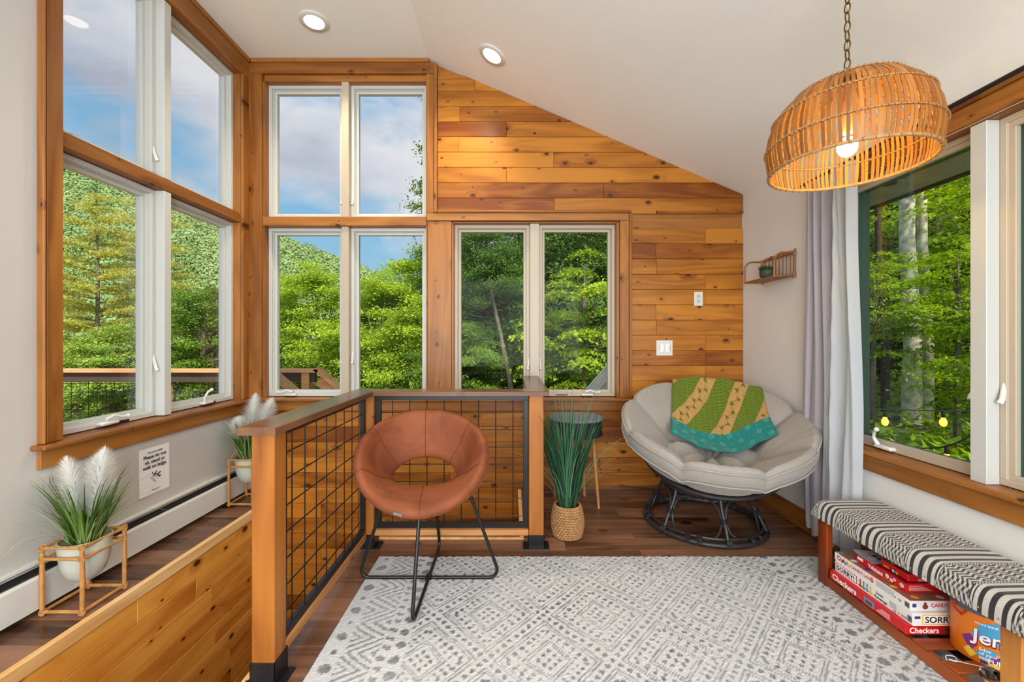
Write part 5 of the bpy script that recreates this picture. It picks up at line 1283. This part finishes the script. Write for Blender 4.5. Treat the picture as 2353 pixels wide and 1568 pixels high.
plant(P_LA, 222, 440, 15, 8.6, .9, 'yellow-green larch with long bare-tipped branches, seen through the nearer left window', GRP)
plant(P_LA, 345, 415, 17, 8.6, 1.0, 'second larch, taller, behind the white mullion of the left windows', GRP)
plant(P_LA, 92, 520, 19, 8.6, 1.0, 'larch at the edge of the nearer left window, partly behind its casing', GRP)
plant(P_LT, 262, 735, 13, 1.75, 1.0, 'light green bushy young tree in front of the larches', GRP)
plant(P_LT, 180, 790, 15, 1.75, 1.1, 'low pale green tree above the deck rail in the nearer left window', GRP)
plant(P_MD, 385, 770, 14, 2.4, .85, 'mid-green tree just behind the mullion, above the deck rail', GRP)
plant(P_MD, 468, 640, 15, 2.4, 1.0, 'round green tree seen through the farther left window', GRP)
plant(P_MD, 560, 660, 18, 2.4, 1.2, 'green tree in line with the wooden corner between the windows', GRP)
plant(P_LT, 644, 612, 22, 1.75, 1.0, 'slender pale tree at the left edge of the tall back window', GRP, sz=2.4)
plant(P_BR, 728, 598, 15, 2.8, 1.0, 'bright green tree with a pointed top, left pane of the tall back window', GRP)
plant(P_BR, 872, 612, 13, 2.8, .95, 'bright green tree filling the right pane of the tall back window', GRP)
plant(P_BR, 968, 560, 15, 2.8, 1.15, 'green tree beside the wooden post between the back windows', GRP)
plant(P_TL, 1012, 130, 13, 4.8, 1.0, 'tall thin leafy tree rising past the right edge of the tall back window', GRP, sz=1.15)
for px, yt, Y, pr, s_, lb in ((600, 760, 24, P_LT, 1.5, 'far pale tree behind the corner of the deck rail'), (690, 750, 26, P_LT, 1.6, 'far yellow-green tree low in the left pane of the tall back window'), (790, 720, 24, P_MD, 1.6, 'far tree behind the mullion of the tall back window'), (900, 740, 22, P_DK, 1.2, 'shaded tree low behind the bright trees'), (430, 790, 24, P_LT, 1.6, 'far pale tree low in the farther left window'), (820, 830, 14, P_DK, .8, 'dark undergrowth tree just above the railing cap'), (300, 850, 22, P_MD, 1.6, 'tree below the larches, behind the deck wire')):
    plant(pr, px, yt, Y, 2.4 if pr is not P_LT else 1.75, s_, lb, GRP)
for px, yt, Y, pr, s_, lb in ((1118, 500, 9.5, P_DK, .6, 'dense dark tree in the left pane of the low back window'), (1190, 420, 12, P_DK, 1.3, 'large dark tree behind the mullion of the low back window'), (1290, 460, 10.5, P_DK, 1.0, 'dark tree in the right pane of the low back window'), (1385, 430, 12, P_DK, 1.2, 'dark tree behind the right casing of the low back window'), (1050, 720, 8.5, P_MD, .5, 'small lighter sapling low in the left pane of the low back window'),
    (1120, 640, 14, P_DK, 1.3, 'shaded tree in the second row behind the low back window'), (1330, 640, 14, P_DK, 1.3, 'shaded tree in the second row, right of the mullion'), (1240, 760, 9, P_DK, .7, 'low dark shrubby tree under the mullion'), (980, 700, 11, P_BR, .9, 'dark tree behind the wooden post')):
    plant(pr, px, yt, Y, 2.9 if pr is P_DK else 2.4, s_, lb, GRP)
plant(P_LS, 1345, 545, 7.6, 2.7, .55, 'leafy young tree with light layered sprays in the right pane of the low back window', GRP)
# woods on the right
ytr = [(2150, 250, 11, 1.1), (2270, 300, 9.5, .8), (2010, 560, 7.2, .42), (2200, 520, 6.6, .45), (1960, 420, 13, 1.3), (2330, 280, 7.5, 1.0), (2350, 600, 5.6, .5), (2170, 760, 9.5, .6), (2290, 420, 11, 1.2)]
lbs = ['lime-green tree around the twin trunks in the right window', 'lime-green tree beside the mullion of the right window', 'low layered lime sprays left of the twin trunks', 'low lime branches right of the twin trunks', 'forest tree behind the curtain edge', 'lime-green tree in the nearest right window', 'low bright branches at the right edge of the view', 'middle-distance lime tree behind the twin trunks', 'forest tree behind the mullion of the right windows']
for (px, yt, Y, s_), lb in zip(ytr, lbs): plant(P_LM, px, yt, Y, 2.7, s_, lb, 'forest trees outside the right windows')
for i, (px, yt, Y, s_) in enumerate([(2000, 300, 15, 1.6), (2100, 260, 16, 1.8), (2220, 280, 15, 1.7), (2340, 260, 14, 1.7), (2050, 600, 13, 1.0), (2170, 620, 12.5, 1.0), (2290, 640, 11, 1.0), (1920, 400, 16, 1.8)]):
    plant(P_SH, px, yt, Y, 2.9, s_, ['shaded dark tree deep in the woods, below the eave', 'shaded dark tree behind the twin trunks', 'shaded dark tree near the mullion of the right window', 'shaded dark tree behind the nearest right window', 'low shaded tree left in the woods', 'low shaded tree right of the twin trunks', 'low shaded tree behind the right mullion', 'shaded dark tree behind the curtain'][i], 'shaded trees deep in the woods')
tk = thing('twin_trunk_tree', 'pair of pale grey beech trunks standing together in the woods outside the right window', 'tree', (7.85, 8.2, ground(7.85, 8.2)-.1))
TB = plain('beech_bark', srgb(226, 216, 190), .9, noise=.55, nscale=9, bump=.9)
def trunk(px0, px1, Y, r0, r1, name='trunk', par=tk, mat=TB):
    x0, x1 = (px0-1177)*Y/960, (px1-1177)*Y/960; z0 = ground(x0, Y)-.3
    return MB().tube([(x0, Y, z0), (x0*.7+x1*.3+.05, Y, 1.2), (x0*.4+x1*.6-.04, Y, 3.2), (x1, Y, 6.5)], [r0*1.25, r0, (r0+r1)/2, r1], 14).build(name, mat, par, True)
trunk(2094, 2086, 8.2, .135, .11); trunk(2130, 2120, 8.35, .09, .07)
t2 = thing('thin_trunk_tree', 'single thin dark trunk left of the twin beech trunks', 'tree', (8.3, 9.4, -.5)); trunk(2035, 2015, 9.4, .07, .05, 'trunk', t2, DBARK)
t3 = thing('leaning_trunk_tree', 'thin leaning trunk low in the left pane of the low back window', 'tree', (0, 8, -.5)); MB().tube([(.15, 8.6, -1.5), (-.05, 8.6, .4), (-.30, 8.75, 1.6), (-.70, 9.2, 3.4)], [.07, .055, .04, .012], 8).build('trunk', BARK, t3, True)
# fern and herb cover on the ground outside the right window
rg = np.random.RandomState(21); n = 19000; xx = rg.uniform(3.6, 15, n); yy = rg.uniform(2.0, 14, n); zz = np.array([ground(a, b_) for a, b_ in zip(xx, yy)]); cl = (np.sin(xx*3.1+np.sin(yy*2.2)*2)*np.cos(yy*2.9+xx) > -.25)
xx, yy, zz = xx[cl], yy[cl], zz[cl]; cen = np.stack([xx, yy, zz+rg.rand(len(xx))**1.5*.38], 1); V = leaf_cloud(cen, rg.normal(size=cen.shape)*.5+np.array([0, 0, .9]), np.full(len(cen), .16), rg)
uc = cloud_obj('undergrowth', V, rg.rand(len(cen)), M_LM); tag(uc, 'bright green ferns and herbs on the ground outside the right windows', 'undergrowth')
# wooded hillside far off
rg = np.random.RandomState(33); C_, Nn, T_, Sz = [], [], [], []
for _ in range(2500):
    y = 46+112*rg.rand()**.8; a = rg.uniform(-1.22, -.25); x = a*y; z = ground(x, y); r = rg.uniform(2.0, 3.6); n = int(150+r*32); d = rg.normal(size=(n, 3)); d[:, 2] = abs(d[:, 2])*.9-.15; d /= np.linalg.norm(d, axis=1)[:, None]
    C_.append(np.array([x, y, z+r*.9])+d*r*np.array([1, 1, 1.15])*rg.uniform(.75, 1.03, (n, 1))); Nn.append(d+rg.normal(size=(n, 3))*.10); T_.append(np.clip(rg.rand()*.65+.15*rg.rand(n)+.1, 0, 1)); Sz.append(np.full(n, .20+.0033*y))
C_ = np.concatenate(C_); V = leaf_cloud(C_, np.concatenate(Nn), np.concatenate(Sz), rg, aspect=.9)
hf = cloud_obj('hillside_forest', V, np.concatenate(T_), M_HL); tag(hf, 'haze-tinted green wooded mountainside beyond the left and back windows', 'forest')
# deck railing outside
DK = wood('deck_cedar', srgb(226, 176, 124), srgb(196, 138, 84), axis=0, flat=1, knots=.1, vary=.05, rough=.7); DKD = plain('dark_beam', srgb(74, 62, 54), .8)  # second material: dark brown of the upper beam and soffit lenses
dr = thing('deck_railing', 'cedar deck railing with wire panels outside the left and back windows', 'railing', (-4.5, 4.9, -.1)); Yd = 4.9
m = MB(); prism(m, [(-7.2, Yd-.07), (-2.25, Yd-.07), (-2.32, Yd+.07), (-7.2, Yd+.07)], .835, .875, .004, lambda u, v, d: (u, v, d)); m.build('cap_rail', DK, dr)
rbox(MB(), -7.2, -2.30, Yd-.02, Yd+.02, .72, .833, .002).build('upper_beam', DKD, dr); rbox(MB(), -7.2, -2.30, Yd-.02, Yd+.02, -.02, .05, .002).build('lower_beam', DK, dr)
for x in (-7.1, -5.6, -4.1, -2.45): rbox(MB(), x, x+.09, Yd-.045, Yd+.045, -.6, .834, .003).build('post', DK, dr)
wm = MB()
for k in range(47): wm.tube([(-7.1+k*.1016, Yd, .04), (-7.1+k*.1016, Yd, .73)], .003, 5)
for k in range(7): wm.tube([(-7.2, Yd+.004, .09+.1016*k), (-2.36, Yd+.004, .09+.1016*k)], .003, 5)
o = wm.build('wire_mesh', STEEL, dr); o['kind'] = 'stuff'
def slope_cap(p0, p1, wd=.07, th=.045, name='stair_cap'):
    p0, p1 = Vector(p0), Vector(p1); d = (p1-p0).normalized(); up = Vector((0, 0, 1)); n = d.cross(up).normalized()*wd; u2 = n.cross(d).normalized()*th
    vs = [p+a+b_ for p in (p0, p1) for a in (n, -n) for b_ in (Vector((0, 0, 0)), u2)]
    return MB().add(vs, [(0, 1, 3, 2), (4, 6, 7, 5), (0, 4, 5, 1), (2, 3, 7, 6), (0, 2, 6, 4), (1, 5, 7, 3)]).build(name, DK, dr)
slope_cap((-2.30, Yd, .86), (-1.45, Yd-.0, .12)); slope_cap((-2.30, Yd, .70), (-1.45, Yd, -.06), .02, .10, 'stair_beam')
slope_cap((-2.52, 4.25, .92), (-1.9, 4.25, .40)); rbox(MB(), -2.06, -1.97, Yd-.045, Yd+.045, -.6, .60, .003).build('post', DK, dr)
slab = MB().box(-8, -2.32, -1.5, 5.0, -.16, -.08).box(-2.32, -1.2, 3.6, 5.0, -.16, -.08).build('deck', DK, None); slab['kind'] = 'structure'
# lower white metal roof beyond the low back window
rf = thing('metal_roof', 'pale ribbed metal roof slope outside the low back window', 'roof', (1.1, 4.6, -.5)); ROOFW = plain('pale_roof_metal', srgb(236, 236, 232), .5)
a0, a1 = Vector((.58, 4.35, .48)), Vector((1.30, 4.35, 1.30)); rr_ = Vector((.70, .10, -.40))
MB().add([a0, a1, a1+rr_, a0+rr_, a0+Vector((0, .06, -.05)), a1+Vector((0, .06, -.05)), a1+rr_+Vector((0, .06, -.05)), a0+rr_+Vector((0, .06, -.05))], [(0, 3, 2, 1), (4, 5, 6, 7), (0, 1, 5, 4), (3, 7, 6, 2), (1, 2, 6, 5), (0, 4, 7, 3)]).build('roof_sheet', ROOFW, rf)
for k in range(9): q = rr_*(k/8); MB().tube([a0+q+Vector((0, -.010, 0)), a1+q+Vector((0, -.010, 0))], .009, 4).build('roof_rib', ROOFW, rf)
# eave over the right windows
SOF = plain('weathered_soffit', srgb(176, 170, 156), .8, noise=.2, nscale=6)
for k in range(5): o = rbox(MB(), 2.045+k*.122, 2.165+k*.122, -.5, 4.4, 2.20, 2.215, .003).build('trim_%d' % next(TRN), SOF, None); o['kind'] = 'structure'
o = rbox(MB(), 2.655, 2.69, -.5, 4.4, 2.185, 2.34, .003).build('trim_%d' % next(TRN), plain('dark_fascia', srgb(60, 62, 56), .7), None); o['kind'] = 'structure'
for i, y in enumerate((2.62, 1.95, 1.28)):
    v = thing('soffit_light', ['round recessed light in the eave, farthest along the right window', 'round recessed light in the eave above the right window', 'round recessed light in the eave above the nearest right window'][i], 'outdoor light', (2.36, y, 2.2), 'recessed lights in the eave')
    MB().lathe([(.075, 2.1995), (.075, 2.193), (.066, 2.190), (.05, 2.197), (.0001, 2.198)], 28, (2.36, y, 0)).build('trim', SOF, v, True); MB().lathe([(.045, 2.1965), (.04, 2.19), (.0001, 2.188)], 20, (2.36, y, 0)).build('lens', DKD, v, True)
MB().box(2.04, 2.69, -.5, 4.4, 2.22, 2.34).build('trim_%d' % next(TRN), SOF, None)['kind'] = 'structure'
# string lights
AMB = emis('amber_filament', (1, .42, .06), 2.2)
def string(label, P, bulbs):
    g = thing('string_light', label, 'string light', P[0], 'string lights outside the right windows'); MB().tube(spline(P, 8), .007, 6).build('cord', BLACKR, g, True)
    for p in bulbs:
        p = Vector(p); s2 = MB().lathe([(.0001, 0), (.014, 0), (.018, -.02), (.018, -.06), (.014, -.065)], 12, tuple(p)).build('socket', BLACKR, g, True)
        MB().lathe([(.014, -.065), (.030, -.10), (.033, -.125), (.022, -.155), (.0001, -.165)], 16, tuple(p)).build('bulb', AMB, g, True)
def at(px, py, Y): return ((px-1177)*Y/960, Y, H+(780-py)*Y/960)
string('upper outdoor cord with two glowing bulbs across the right window', [at(1900, 938, 4.6), at(2060, 942, 4.6), at(2240, 945, 4.4), at(2400, 935, 4.2)], [at(2034, 945, 4.6), at(2168, 946, 4.48)])
string('lower outdoor cord with one glowing bulb near the window sill', [at(2090, 1030, 4.3), at(2175, 1026, 4.0), at(2260, 985, 3.8), at(2400, 900, 3.6)], [at(2176, 1028, 4.0)])
